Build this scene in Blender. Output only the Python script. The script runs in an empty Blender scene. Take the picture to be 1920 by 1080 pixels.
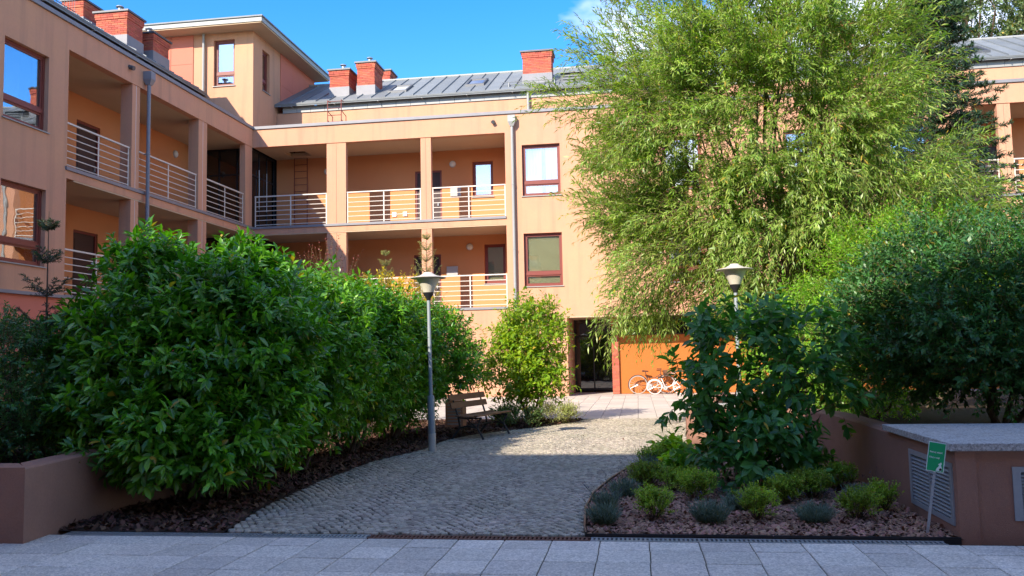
import bpy, math, random
import numpy as np
from mathutils import Vector, Matrix

# ------------------------------------------------------------------ camera, sky, sun, exposure
S = bpy.context.scene
COL = S.collection
yaw, pit, rol, FPX = -0.146117833, 0.0807280721, -0.0204113481, 1578.5
fw = Vector((math.sin(yaw)*math.cos(pit), math.cos(yaw)*math.cos(pit), math.sin(pit)))
rt = Vector((math.cos(yaw), -math.sin(yaw), 0)); up = rt.cross(fw)
r2 = rt*math.cos(rol)+up*math.sin(rol); u2 = -rt*math.sin(rol)+up*math.cos(rol)
cd = bpy.data.cameras.new('camera'); cam = bpy.data.objects.new('camera', cd); COL.objects.link(cam)
cam.matrix_world = Matrix(((r2.x, u2.x, -fw.x, 0), (r2.y, u2.y, -fw.y, 0), (r2.z, u2.z, -fw.z, 1.6), (0, 0, 0, 1)))
cd.sensor_width = 36; cd.lens = FPX/1920*36; cd.clip_start = .05; cd.clip_end = 3000
S.camera = cam
SUN = Vector((-0.5, -1.0, 0.70)).normalized()          # towards the sun
elev = math.asin(SUN.z); azim = math.atan2(SUN.x, SUN.y)  # azimuth from +Y towards +X
wd = bpy.data.worlds.new('World'); S.world = wd; wd.use_nodes = True
nt = wd.node_tree; nt.nodes.clear()
def wn(t, **k):
    n = nt.nodes.new(t)
    for a, b in k.items(): setattr(n, a, b)
    return n
sky = wn('ShaderNodeTexSky', sky_type='NISHITA'); sky.sun_disc = False
sky.sun_elevation = elev; sky.sun_rotation = azim; sky.air_density = 1.0; sky.dust_density = .25; sky.ozone_density = 3.5
bg = wn('ShaderNodeBackground'); bg.inputs[1].default_value = .15
out = wn('ShaderNodeOutputWorld')
# procedural clouds on the same sky; unseen cover added and brightened to whiten the fill
tc = wn('ShaderNodeTexCoord'); mp = wn('ShaderNodeMapping'); mp.inputs['Scale'].default_value = (1, 1, 2.2)
mp.inputs['Location'].default_value = (.5863, 2.7122, 5.428)
nz = wn('ShaderNodeTexNoise'); nz.inputs['Scale'].default_value = 2.4; nz.inputs['Detail'].default_value = 6; nz.inputs['Roughness'].default_value = .55
cr = wn('ShaderNodeValToRGB'); cr.color_ramp.elements[0].position = .50; cr.color_ramp.elements[1].position = .68
# one puff of cloud low in the north sky
dp = wn('ShaderNodeVectorMath', operation='DISTANCE'); cv = Vector((-0.005, .93, 0.355)).normalized(); dp.inputs[1].default_value = cv
nrm = wn('ShaderNodeVectorMath', operation='NORMALIZE')
m1 = wn('ShaderNodeMapRange'); m1.inputs[1].default_value = .085; m1.inputs[2].default_value = .01; m1.inputs[3].default_value = 0; m1.inputs[4].default_value = .10
ad = wn('ShaderNodeMath', operation='ADD')
mx = wn('ShaderNodeMix', data_type='RGBA'); mx.inputs[7].default_value = (4.6, 4.5, 4.4, 1)
lk = nt.links.new
lk(tc.outputs['Generated'], mp.inputs[0]); lk(mp.outputs[0], nz.inputs['Vector']); lk(tc.outputs['Generated'], nrm.inputs[0]); lk(nrm.outputs[0], dp.inputs[0])
lk(dp.outputs['Value'], m1.inputs[0]); lk(nz.outputs['Fac'], ad.inputs[0]); lk(m1.outputs[0], ad.inputs[1]); lk(ad.outputs[0], cr.inputs[0])
hs = wn('ShaderNodeHueSaturation'); hs.inputs['Saturation'].default_value = 1.36; hs.inputs['Value'].default_value = .76; hs.inputs['Hue'].default_value = .510
lk(sky.outputs[0], hs.inputs['Color']); lk(hs.outputs[0], mx.inputs[6]); lk(cr.outputs[0], mx.inputs[0]); lk(mx.outputs[2], bg.inputs[0]); lk(bg.outputs[0], out.inputs[0])
sl = bpy.data.lights.new('sun', 'SUN'); sl.energy = 2.75; sl.angle = math.radians(.53); sl.color = (1, .89, .76)
so = bpy.data.objects.new('sun', sl); COL.objects.link(so); so.location = (-20, -40, 30)
so.rotation_euler = SUN.to_track_quat('Z', 'Y').to_euler()
S.view_settings.view_transform = 'Standard'; S.view_settings.look = 'None'; S.view_settings.gamma = 1
S.view_settings.use_curve_mapping = False; S.view_settings.exposure = 1.76
S.cycles.max_bounces = 7; S.cycles.transparent_max_bounces = 12

# ------------------------------------------------------------------ materials
def mat(name, col, rough=.8, spec=.4, metal=0, noise=None, bump=None, var=None, streak=None, coat=0, speckle=None):
    """noise=(scale, amount, colour2): blotches; bump=(scale, strength); var=amount random per island/object"""
    m = bpy.data.materials.new(name); m.use_nodes = True; t = m.node_tree; n = t.nodes; L = t.links.new
    p = n['Principled BSDF']; p.inputs['Roughness'].default_value = rough; p.inputs['Metallic'].default_value = metal
    p.inputs['Specular IOR Level'].default_value = spec
    if coat: p.inputs['Coat Weight'].default_value = coat
    c = n.new('ShaderNodeRGB'); c.outputs[0].default_value = (*col, 1); cur = c.outputs[0]
    tcn = n.new('ShaderNodeNewGeometry'); pos = tcn.outputs['Position']
    def mixc(a, b, fac, mode='MIX'):
        x = n.new('ShaderNodeMix'); x.data_type = 'RGBA'; x.blend_type = mode
        L(a, x.inputs[6])
        if isinstance(b, tuple): x.inputs[7].default_value = (*b, 1)
        else: L(b, x.inputs[7])
        if isinstance(fac, float): x.inputs[0].default_value = fac
        else: L(fac, x.inputs[0])
        return x.outputs[2]
    if noise:
        for (sc, amt, c2) in (noise if isinstance(noise, list) else [noise]):
            q = n.new('ShaderNodeTexNoise'); q.inputs['Scale'].default_value = sc; q.inputs['Detail'].default_value = 6; q.inputs['Roughness'].default_value = .65
            L(pos, q.inputs['Vector'])
            r = n.new('ShaderNodeMapRange'); r.inputs[1].default_value = .38; r.inputs[2].default_value = .68; r.inputs[4].default_value = amt
            L(q.outputs['Fac'], r.inputs[0]); cur = mixc(cur, c2, r.outputs[0])
    if streak:
        sc, amt, c2 = streak
        mpn = n.new('ShaderNodeMapping'); mpn.inputs['Scale'].default_value = (sc, sc, sc*.06); L(pos, mpn.inputs[0])
        q = n.new('ShaderNodeTexNoise'); q.inputs['Scale'].default_value = 1; q.inputs['Detail'].default_value = 5; L(mpn.outputs[0], q.inputs['Vector'])
        r = n.new('ShaderNodeMapRange'); r.inputs[1].default_value = .52; r.inputs[2].default_value = .75; r.inputs[4].default_value = amt
        L(q.outputs['Fac'], r.inputs[0]); cur = mixc(cur, c2, r.outputs[0])
    if speckle:
        vo = n.new('ShaderNodeTexVoronoi'); vo.inputs['Scale'].default_value = speckle[0]; L(pos, vo.inputs['Vector'])
        sp = n.new('ShaderNodeSeparateColor'); L(vo.outputs['Color'], sp.inputs[0])
        r5 = n.new('ShaderNodeMapRange'); r5.inputs[3].default_value = 1-speckle[1]; r5.inputs[4].default_value = 1+speckle[1]; L(sp.outputs[0], r5.inputs[0])
        h5 = n.new('ShaderNodeHueSaturation'); L(r5.outputs[0], h5.inputs['Value']); L(cur, h5.inputs['Color']); cur = h5.outputs[0]
    if var:
        oi = n.new('ShaderNodeObjectInfo'); s = n.new('ShaderNodeMath'); s.operation = 'ADD'
        L(tcn.outputs['Random Per Island'], s.inputs[0]); L(oi.outputs['Random'], s.inputs[1])
        f = n.new('ShaderNodeMath'); f.operation = 'FRACT'; L(s.outputs[0], f.inputs[0])
        r = n.new('ShaderNodeMapRange'); r.inputs[3].default_value = 1-var; r.inputs[4].default_value = 1+var; L(f.outputs[0], r.inputs[0])
        h = n.new('ShaderNodeHueSaturation'); L(r.outputs[0], h.inputs['Value']); L(cur, h.inputs['Color'])
        r3 = n.new('ShaderNodeMapRange'); r3.inputs[3].default_value = .5-var*.05; r3.inputs[4].default_value = .5+var*.04
        f2 = n.new('ShaderNodeMath'); f2.operation = 'MULTIPLY'; f2.inputs[1].default_value = 7.31; L(f.outputs[0], f2.inputs[0])
        f3 = n.new('ShaderNodeMath'); f3.operation = 'FRACT'; L(f2.outputs[0], f3.inputs[0]); L(f3.outputs[0], r3.inputs[0]); L(r3.outputs[0], h.inputs['Hue'])
        cur = h.outputs[0]
    L(cur, p.inputs['Base Color'])
    if bump:
        q = n.new('ShaderNodeTexNoise'); q.inputs['Scale'].default_value = bump[0]; q.inputs['Detail'].default_value = 5; L(pos, q.inputs['Vector'])
        b = n.new('ShaderNodeBump'); b.inputs['Strength'].default_value = bump[1]; b.inputs['Distance'].default_value = .02
        L(q.outputs['Fac'], b.inputs['Height']); L(b.outputs[0], p.inputs['Normal'])
    return m

def leafmat(name, col, col2, rough=.4, trans=.3, tcol=None, var=.35, spec=.5):
    m = bpy.data.materials.new(name); m.use_nodes = True; t = m.node_tree; n = t.nodes; L = t.links.new
    p = n['Principled BSDF']; p.inputs['Roughness'].default_value = rough; p.inputs['Specular IOR Level'].default_value = spec
    g = n.new('ShaderNodeNewGeometry'); oi = n.new('ShaderNodeObjectInfo')
    s = n.new('ShaderNodeMath'); s.operation = 'ADD'; L(g.outputs['Random Per Island'], s.inputs[0]); L(oi.outputs['Random'], s.inputs[1])
    f = n.new('ShaderNodeMath'); f.operation = 'FRACT'; L(s.outputs[0], f.inputs[0])
    mx_ = n.new('ShaderNodeMix'); mx_.data_type = 'RGBA'; mx_.inputs[6].default_value = (*col, 1); mx_.inputs[7].default_value = (*col2, 1)
    mo = n.new('ShaderNodeMix'); mo.data_type = 'RGBA'; mo.inputs[7].default_value = (.42, .30, .04, 1)   # a few old yellowing leaves
    fo = n.new('ShaderNodeMath'); fo.operation = 'MULTIPLY'; fo.inputs[1].default_value = 13.7; L(f.outputs[0], fo.inputs[0])
    ff = n.new('ShaderNodeMath'); ff.operation = 'FRACT'; L(fo.outputs[0], ff.inputs[0])
    gt_ = n.new('ShaderNodeMath'); gt_.operation = 'GREATER_THAN'; gt_.inputs[1].default_value = .985; L(ff.outputs[0], gt_.inputs[0]); L(gt_.outputs[0], mo.inputs[0]); L(mx_.outputs[2], mo.inputs[6])
    pw = n.new('ShaderNodeMath'); pw.operation = 'POWER'; pw.inputs[1].default_value = 1.6; L(f.outputs[0], pw.inputs[0]); L(pw.outputs[0], mx_.inputs[0])
    q = n.new('ShaderNodeTexNoise'); q.inputs['Scale'].default_value = 2.2; q.inputs['Detail'].default_value = 3; L(g.outputs['Position'], q.inputs['Vector'])
    r = n.new('ShaderNodeMapRange'); r.inputs[1].default_value = .3; r.inputs[2].default_value = .7; r.inputs[3].default_value = 1-var; r.inputs[4].default_value = 1+var
    L(q.outputs['Fac'], r.inputs[0])
    h = n.new('ShaderNodeHueSaturation'); L(r.outputs[0], h.inputs['Value']); L(mo.outputs[2], h.inputs['Color'])
    L(h.outputs[0], p.inputs['Base Color'])
    tr = n.new('ShaderNodeBsdfTranslucent')
    h2 = n.new('ShaderNodeMix'); h2.data_type = 'RGBA'; h2.blend_type = 'MULTIPLY'; h2.inputs[0].default_value = 1
    tc_ = tcol or (2.0, 2.2, .6); h2.clamp_result = False
    h2.inputs[7].default_value = (*tc_, 1); L(h.outputs[0], h2.inputs[6]); L(h2.outputs[2], tr.inputs[0])
    ms = n.new('ShaderNodeMixShader'); ms.inputs[0].default_value = trans
    L(p.outputs[0], ms.inputs[1]); L(tr.outputs[0], ms.inputs[2]); L(ms.outputs[0], n['Material Output'].inputs[0])
    return m

def glassmat(name, tint, refl=.35, clear=False, rough=.01):
    m = bpy.data.materials.new(name); m.use_nodes = True; t = m.node_tree; n = t.nodes; L = t.links.new
    n.remove(n['Principled BSDF'])
    gl = n.new('ShaderNodeBsdfGlossy'); gl.inputs['Roughness'].default_value = rough; gl.inputs['Color'].default_value = (.95, .97, 1, 1)
    b = n.new('ShaderNodeBsdfTransparent' if clear else 'ShaderNodeBsdfDiffuse'); b.inputs[0].default_value = (*tint, 1)
    fr = n.new('ShaderNodeLayerWeight'); fr.inputs[0].default_value = .25
    r = n.new('ShaderNodeMapRange'); r.inputs[3].default_value = refl; r.inputs[4].default_value = .95; L(fr.outputs['Fresnel'], r.inputs[0])
    q = n.new('ShaderNodeTexNoise'); q.inputs['Scale'].default_value = 1.3; g = n.new('ShaderNodeNewGeometry'); L(g.outputs['Position'], q.inputs['Vector'])
    bp = n.new('ShaderNodeBump'); bp.inputs['Strength'].default_value = .04; bp.inputs['Distance'].default_value = .05; L(q.outputs['Fac'], bp.inputs['Height']); L(bp.outputs[0], gl.inputs['Normal'])
    ms = n.new('ShaderNodeMixShader'); L(r.outputs[0], ms.inputs[0]); L(b.outputs[0], ms.inputs[1]); L(gl.outputs[0], ms.inputs[2]); L(ms.outputs[0], n['Material Output'].inputs[0])
    return m

M = {}
M['stucco'] = mat('stucco', (.60, .305, .19), .92, .2, noise=[(.35, .35, (.62, .37, .175)), (1.6, .35, (.49, .27, .165)), (14, .2, (.45, .25, .16))], bump=(260, .3), streak=(3.4, .6, (.38, .215, .14)))
M['stucco_soffit'] = mat('stucco_soffit', (.56, .42, .27), .95, .2, noise=(1.2, .3, (.48, .35, .22)), bump=(200, .2))
M['stucco_back'] = mat('stucco_back', (.62, .27, .115), .92, .2, noise=[(.5, .3, (.55, .23, .10))], bump=(220, .2))
M['stucco_red'] = mat('stucco_red', (.62, .20, .13), .9, .2, noise=(.8, .25, (.5, .17, .12)), bump=(200, .2))
M['stucco_brown'] = mat('stucco_brown', (.35, .185, .125), .93, .2, noise=[(1.5, .45, (.22, .115, .085)), (9, .35, (.34, .185, .135)), (45, .3, (.20, .11, .085))], bump=(180, .3), streak=(5, .3, (.22, .13, .10)))
M['orange'] = mat('orange_render', (.45, .14, .032), .9, .2, noise=[(1.2, .35, (.42, .13, .035))], streak=(4, .3, (.36, .12, .04)), bump=(150, .2))
M['brick'] = mat('brick', (.52, .135, .075), .88, .25, noise=[(14, .4, (.36, .09, .06)), (1.8, .5, (.34, .12, .085))], bump=(120, .3), var=.18)
M['mortar'] = mat('mortar', (.40, .20, .14), .95, .2)
M['zinc'] = mat('zinc_roof', (.165, .18, .18), .6, .4, metal=.12, noise=[(1.1, .4, (.27, .285, .28)), (9, .25, (.18, .2, .21))], streak=(2.5, .3, (.15, .17, .18)), var=.10)
M['zinc_light'] = mat('zinc_flashing', (.30, .305, .285), .55, .4, metal=.1, noise=(3, .35, (.36, .37, .35)), streak=(4, .4, (.28, .28, .26)))
M['metal_dark'] = mat('dark_sheet_metal', (.085, .09, .095), .5, .5, metal=.3, noise=(4, .3, (.14, .14, .13)))
M['drip'] = mat('drip_edge', (.22, .22, .23), .55, .4, metal=.1, noise=[(3, .4, (.15, .15, .16)), (12, .3, (.28, .27, .26))])
M['rail'] = mat('railing_paint', (.68, .62, .52), .5, .4, noise=(12, .25, (.5, .43, .35)))
M['frame'] = mat('window_frame', (.20, .045, .03), .45, .4, noise=(8, .3, (.13, .03, .025)))
M['door'] = mat('door_wood', (.045, .022, .018), .5, .4, noise=(10, .3, (.07, .03, .02)))
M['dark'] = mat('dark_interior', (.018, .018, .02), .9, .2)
M['room'] = mat('room_interior', (.10, .09, .085), .9, .2)
M['white'] = mat('white_paint', (.75, .74, .70), .55, .4, noise=(6, .2, (.6, .58, .54)))
M['plastic_grey'] = mat('grey_plastic', (.42, .40, .38), .5, .4)
M['blind'] = mat('blind_slat', (.55, .47, .28), .6, .3)
M['glass'] = glassmat('window_glass', (.03, .035, .045), .40)
M['glass_clear'] = glassmat('clear_glass', (.85, .9, .88), .14, clear=True)
M['glass_mid'] = glassmat('reflecting_clear_glass', (.9, .93, .95), .36, clear=True)
M['curtain'] = mat('curtain', (.62, .60, .56), .9, .1)
M['glass_dark'] = glassmat('dark_glass', (.008, .01, .012), .07)
M['steel'] = mat('galvanised_steel', (.42, .45, .46), .4, .5, metal=.6, noise=(25, .4, (.28, .30, .31)))
M['rust'] = mat('rusty_steel', (.16, .075, .05), .8, .3, metal=.2, noise=(30, .6, (.09, .05, .04)))
M['lamp_pole'] = mat('lamp_pole_paint', (.30, .34, .35), .5, .4, metal=.2, noise=[(7, .4, (.2, .24, .24))])
M['lamp_base'] = mat('lamp_pole_pale', (.52, .48, .40), .6, .4, noise=[(12, .5, (.34, .33, .3))])  # paler colour for the lowest stretch of the lamp pole
M['lamp_shade'] = mat('lamp_shade_paint', (.55, .50, .42), .55, .4, noise=(9, .35, (.36, .31, .24)))
M['lamp_glass'] = mat('frosted_lamp_bowl', (.60, .56, .45), .25, .5, noise=(6, .25, (.5, .45, .33)))
M['black'] = mat('black_plastic', (.02, .02, .022), .45, .4)
M['paving'] = mat('concrete_paving', (.66, .605, .515), .85, .3, noise=[(.9, .5, (.50, .46, .39)), (4, .4, (.43, .40, .33)), (22, .3, (.50, .47, .41))], bump=(200, .35), var=.13, speckle=(75, .27))
M['paving_far'] = mat('light_paving', (.54, .48, .40), .88, .3, noise=[(3, .45, (.43, .38, .31)), (60, .3, (.40, .36, .30))], bump=(150, .2), var=.09)
M['joint'] = mat('joint_sand', (.085, .075, .055), .95, .2, noise=[(4, .5, (.05, .065, .03)), (60, .4, (.12, .11, .09))])
M['cobble'] = mat('granite_cobble', (.43, .365, .28), .85, .3, noise=[(90, .4, (.28, .25, .21)), (.9, .55, (.27, .245, .175)), (.55, .35, (.20, .21, .11)), (260, .3, (.52, .47, .41))], bump=(160, .5), var=.30, speckle=(120, .08))
M['soil'] = mat('soil', (.055, .035, .025), .97, .15, noise=[(9, .5, (.09, .055, .035)), (60, .5, (.03, .02, .015))], bump=(60, .8))
M['bark'] = mat('bark_mulch', (.32, .185, .125), .9, .25, noise=[(70, .4, (.16, .085, .06))], var=.50)
M['litter'] = mat('dead_leaves', (.11, .06, .04), .9, .2, noise=[(40, .4, (.10, .05, .03))], var=.55)
M['capstone'] = mat('cap_slab', (.40, .38, .35), .85, .3, noise=[(30, .6, (.22, .21, .19)), (2.2, .55, (.24, .23, .20)), (160, .6, (.58, .56, .52))], bump=(140, .4), streak=(6, .3, (.2, .19, .17)), speckle=(70, .35))
M['louvre'] = mat('grille_paint', (.33, .35, .36), .5, .4, metal=.2, noise=(20, .3, (.24, .25, .25)))
M['wood'] = mat('bench_wood', (.20, .095, .045), .6, .35, noise=(10, .5, (.10, .045, .025)), streak=(30, .4, (.08, .04, .02)))
M['iron'] = mat('cast_iron', (.03, .03, .03), .6, .4)
M['rubber'] = mat('tyre', (.36, .31, .26), .8, .3)
M['rim'] = mat('bicycle_chrome', (.62, .60, .58), .3, .5, metal=.7)
M['bike_black'] = mat('bicycle_black', (.03, .025, .025), .4, .5)
M['bike_white'] = mat('bicycle_white', (.72, .66, .62), .4, .5)
M['wicker'] = mat('wicker_basket', (.10, .06, .04), .8, .2)
M['sign_green'] = mat('sign_green', (.0, .36, .12), .4, .4)
M['sign_white'] = mat('sign_white', (.72, .85, .76), .5, .4)
M['trunk'] = mat('tree_bark', (.13, .095, .065), .95, .2, noise=(8, .5, (.07, .05, .035)), bump=(40, .6))
M['twig'] = mat('twig', (.16, .13, .06), .9, .2)
M['twig_g'] = mat('green_twig', (.12, .16, .05), .8, .3)
M['lf_laurel'] = leafmat('laurel_leaf', (.042, .155, .012), (.16, .39, .018), .33, .28, (1.8, 2.1, .35), spec=.6)
M['lf_laurel_sun'] = leafmat('laurel_leaf_sunlit', (.055, .19, .015), (.19, .40, .02), .30, .30, (1.7, 1.9, .35), spec=.5)  # lighter copy of the laurel leaf, with sunlight put into its colour
M['lf_magnolia'] = leafmat('magnolia_leaf', (.04, .15, .035), (.11, .29, .05), .4, .32)
M['lf_yellow'] = leafmat('yellow_green_leaf', (.15, .30, .012), (.34, .42, .012), .45, .40, (1.4, 1.5, .4))
M['lf_willow'] = leafmat('willow_leaf', (.15, .27, .035), (.36, .43, .10), .42, .38, (1.7, 1.9, .55))
M['lf_dark'] = leafmat('dark_shrub_leaf', (.038, .13, .032), (.085, .22, .05), .42, .28)
M['lf_bright'] = leafmat('bright_shrub_leaf', (.12, .28, .022), (.27, .42, .03), .42, .38)
M['lf_conifer'] = leafmat('conifer_needles', (.018, .055, .022), (.035, .085, .028), .6, .12)
M['lf_larch'] = leafmat('larch_needles', (.26, .30, .10), (.38, .38, .15), .6, .35)
M['lf_far'] = leafmat('far_tree_leaf', (.08, .14, .05), (.18, .22, .08), .6, .25)
M['lf_lav'] = leafmat('lavender_leaf', (.11, .19, .13), (.19, .27, .20), .7, .12, (1, 1, 1))
M['lf_flower'] = leafmat('lavender_flower', (.06, .05, .10), (.11, .09, .14), .7, .1, (1, 1, 1))
M['lf_spirea'] = leafmat('spirea_leaf', (.20, .36, .025), (.40, .52, .035), .5, .32, (1.3, 1.4, .5))
M['lf_golden'] = leafmat('golden_leaf', (.50, .46, .01), (.70, .50, .015), .5, .4, (1.2, 1.0, .4))
M['lf_red'] = leafmat('red_leaf', (.22, .05, .045), (.32, .08, .06), .5, .3, (1.2, .8, .6))
M['lf_grass'] = leafmat('grass_blade', (.07, .14, .03), (.16, .20, .06), .6, .3)

# ------------------------------------------------------------------ mesh helpers
class MB:
    def __init__(s): s.v = []; s.f = []
    def box(s, x0, x1, y0, y1, z0, z1):
        b = len(s.v)
        s.v += [(x0, y0, z0), (x1, y0, z0), (x1, y1, z0), (x0, y1, z0), (x0, y0, z1), (x1, y0, z1), (x1, y1, z1), (x0, y1, z1)]
        s.f += [tuple(b+i for i in q) for q in ((0, 3, 2, 1), (4, 5, 6, 7), (0, 1, 5, 4), (1, 2, 6, 5), (2, 3, 7, 6), (3, 0, 4, 7))]
        return s
    def hexa(s, pts):
        b = len(s.v); s.v += [tuple(p) for p in pts]
        s.f += [tuple(b+i for i in q) for q in ((0, 3, 2, 1), (4, 5, 6, 7), (0, 1, 5, 4), (1, 2, 6, 5), (2, 3, 7, 6), (3, 0, 4, 7))]
        return s
    def quad(s, *p):
        b = len(s.v); s.v += [tuple(q) for q in p]; s.f.append(tuple(range(b, b+len(p)))); return s
    def tube(s, pts, rad, n=8, cap=True):
        pts = [Vector(p) for p in pts]
        if not hasattr(rad, '__len__'): rad = [rad]*len(pts)
        b = len(s.v); a = None
        for i, p in enumerate(pts):
            t = (pts[min(i+1, len(pts)-1)]-pts[max(i-1, 0)]).normalized()
            if a is None:
                a = t.orthogonal().normalized()
            else:
                a = (a - t*a.dot(t)).normalized()
            c = t.cross(a)
            for k in range(n):
                w = 2*math.pi*k/n
                s.v.append(tuple(p+(a*math.cos(w)+c*math.sin(w))*rad[i]))
        for i in range(len(pts)-1):
            for k in range(n):
                s.f.append((b+i*n+k, b+i*n+(k+1) % n, b+(i+1)*n+(k+1) % n, b+(i+1)*n+k))
        if cap:
            s.f.append(tuple(b+k for k in range(n))[::-1]); s.f.append(tuple(b+(len(pts)-1)*n+k for k in range(n)))
        return s
    def lathe(s, prof, c=(0, 0, 0), n=20, axis='z'):
        b = len(s.v)
        for (r, h) in prof:
            for k in range(n):
                w = 2*math.pi*k/n
                x, y = r*math.cos(w), r*math.sin(w)
                q = (x, y, h) if axis == 'z' else ((x, h, y) if axis == 'y' else (h, x, y))
                s.v.append((c[0]+q[0], c[1]+q[1], c[2]+q[2]))
        for i in range(len(prof)-1):
            for k in range(n):
                s.f.append((b+i*n+k, b+i*n+(k+1) % n, b+(i+1)*n+(k+1) % n, b+(i+1)*n+k))
        s.f.append(tuple(b+k for k in range(n))[::-1]); s.f.append(tuple(b+(len(prof)-1)*n+k for k in range(n)))
        return s
    def ring(s, c, R, r, axis='y', n=32, m=6):
        b = len(s.v)
        for i in range(n):
            w = 2*math.pi*i/n
            for j in range(m):
                u = 2*math.pi*j/m; rr = R+r*math.cos(u); h = r*math.sin(u)
                q = (rr*math.cos(w), h, rr*math.sin(w)) if axis == 'y' else (rr*math.cos(w), rr*math.sin(w), h)
                s.v.append((c[0]+q[0], c[1]+q[1], c[2]+q[2]))
        for i in range(n):
            for j in range(m):
                s.f.append((b+i*m+j, b+((i+1) % n)*m+j, b+((i+1) % n)*m+(j+1) % m, b+i*m+(j+1) % m))
        return s

ORG = {}   # world origin of unrotated objects
def link(name, me, parent=None, loc=(0, 0, 0)):
    o = bpy.data.objects.new(name, me); COL.objects.link(o)
    if parent: o.parent = parent
    o.location = loc; return o
def smooth(me, ang=40):
    me.shade_smooth()
    try: me.set_sharp_from_angle(angle=math.radians(ang))
    except Exception: pass
def part(name, mb, m, parent=None, label=None, bevel=0, sm=False, local=False, kind=None):
    """mb in world coordinates (or in the rotated thing's own frame when local)"""
    v = np.array(mb.v, float); c = (v.min(0)+v.max(0))/2; c[2] = v[:, 2].min()
    me = bpy.data.meshes.new(name); me.from_pydata((v-c).tolist(), [], mb.f); me.validate(); me.materials.append(m if not isinstance(m, str) else M[m])
    if sm: smooth(me)
    po = ORG.get(parent.name, np.zeros(3)) if parent else np.zeros(3)
    o = link(name, me, parent, tuple(c-po)); ORG[o.name] = c
    if label: o['label'] = label
    if kind: o['kind'] = kind
    if bevel:
        b = o.modifiers.new('bevel', 'BEVEL'); b.width = bevel; b.segments = 2; b.limit_method = 'ANGLE'
    return o
def tag(o, label=None, cat=None, group=None, kind=None):
    if label: o['label'] = label
    if cat: o['category'] = cat
    if group: o['group'] = group
    if kind: o['kind'] = kind
    return o
def thing(name, label, cat, loc=(0, 0, 0), group=None, rz=0):
    o = link(name, None, None, loc); o.rotation_euler = (0, 0, rz); o.empty_display_size = .2
    ORG[o.name] = np.array(loc, float)
    return tag(o, label, cat, group)
def npmesh(name, verts, faces_flat, nper, m, parent=None, kind=None, sm=False):
    """verts (N,3) world; faces all with nper vertices"""
    verts = np.asarray(verts, np.float32); po = ORG.get(parent.name, np.zeros(3)) if parent else np.zeros(3)
    me = bpy.data.meshes.new(name); nf = len(faces_flat)//nper
    me.vertices.add(len(verts)); me.vertices.foreach_set('co', (verts-po.astype(np.float32)).ravel())
    me.loops.add(len(faces_flat)); me.loops.foreach_set('vertex_index', np.asarray(faces_flat, np.int32))
    me.polygons.add(nf); me.polygons.foreach_set('loop_start', np.arange(0, nf*nper, nper, dtype=np.int32))
    me.update(calc_edges=True); me.materials.append(M[m])
    if sm: me.shade_smooth()
    o = link(name, me, parent); ORG[o.name] = po
    if kind: o['kind'] = kind
    return o

def wall(name, axis, c, t, u0, u1, z0, z1, holes, m, parent, label=None):
    """wall in plane axis=c, thickness to c+t; rectangular holes (u0,u1,z0,z1)"""
    us = sorted({u0, u1, *[h[0] for h in holes], *[h[1] for h in holes]}); us = [u for u in us if u0 <= u <= u1]
    zs = sorted({z0, z1, *[h[2] for h in holes], *[h[3] for h in holes]}); zs = [z for z in zs if z0 <= z <= z1]
    P = (lambda u, z, d: (u, c+d, z)) if axis == 'y' else (lambda u, z, d: (c+d, u, z))
    solid = {}
    for i in range(len(us)-1):
        for j in range(len(zs)-1):
            uc, zc = (us[i]+us[i+1])/2, (zs[j]+zs[j+1])/2
            solid[i, j] = not any(h[0] < uc < h[1] and h[2] < zc < h[3] for h in holes)
    mb = MB(); idx = {}
    def vv(u, z, d):
        k = (u, z, d)
        if k not in idx: idx[k] = len(mb.v); mb.v.append(P(u, z, d))
        return idx[k]
    for (i, j), s in solid.items():
        if not s: continue
        a, b, lo, hi = us[i], us[i+1], zs[j], zs[j+1]
        for d in (0, t): mb.f.append((vv(a, lo, d), vv(b, lo, d), vv(b, hi, d), vv(a, hi, d)))
        for (ni, nj, e0, e1) in ((i-1, j, (a, lo), (a, hi)), (i+1, j, (b, lo), (b, hi)), (i, j-1, (a, lo), (b, lo)), (i, j+1, (a, hi), (b, hi))):
            if not solid.get((ni, nj), False):
                mb.f.append((vv(*e0, 0), vv(*e1, 0), vv(*e1, t), vv(*e0, t)))
    o = part(name, mb, m, parent, label)
    import bmesh
    bm = bmesh.new(); bm.from_mesh(o.data); bmesh.ops.recalc_face_normals(bm, faces=bm.faces); bm.to_mesh(o.data); bm.free()
    return o

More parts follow.
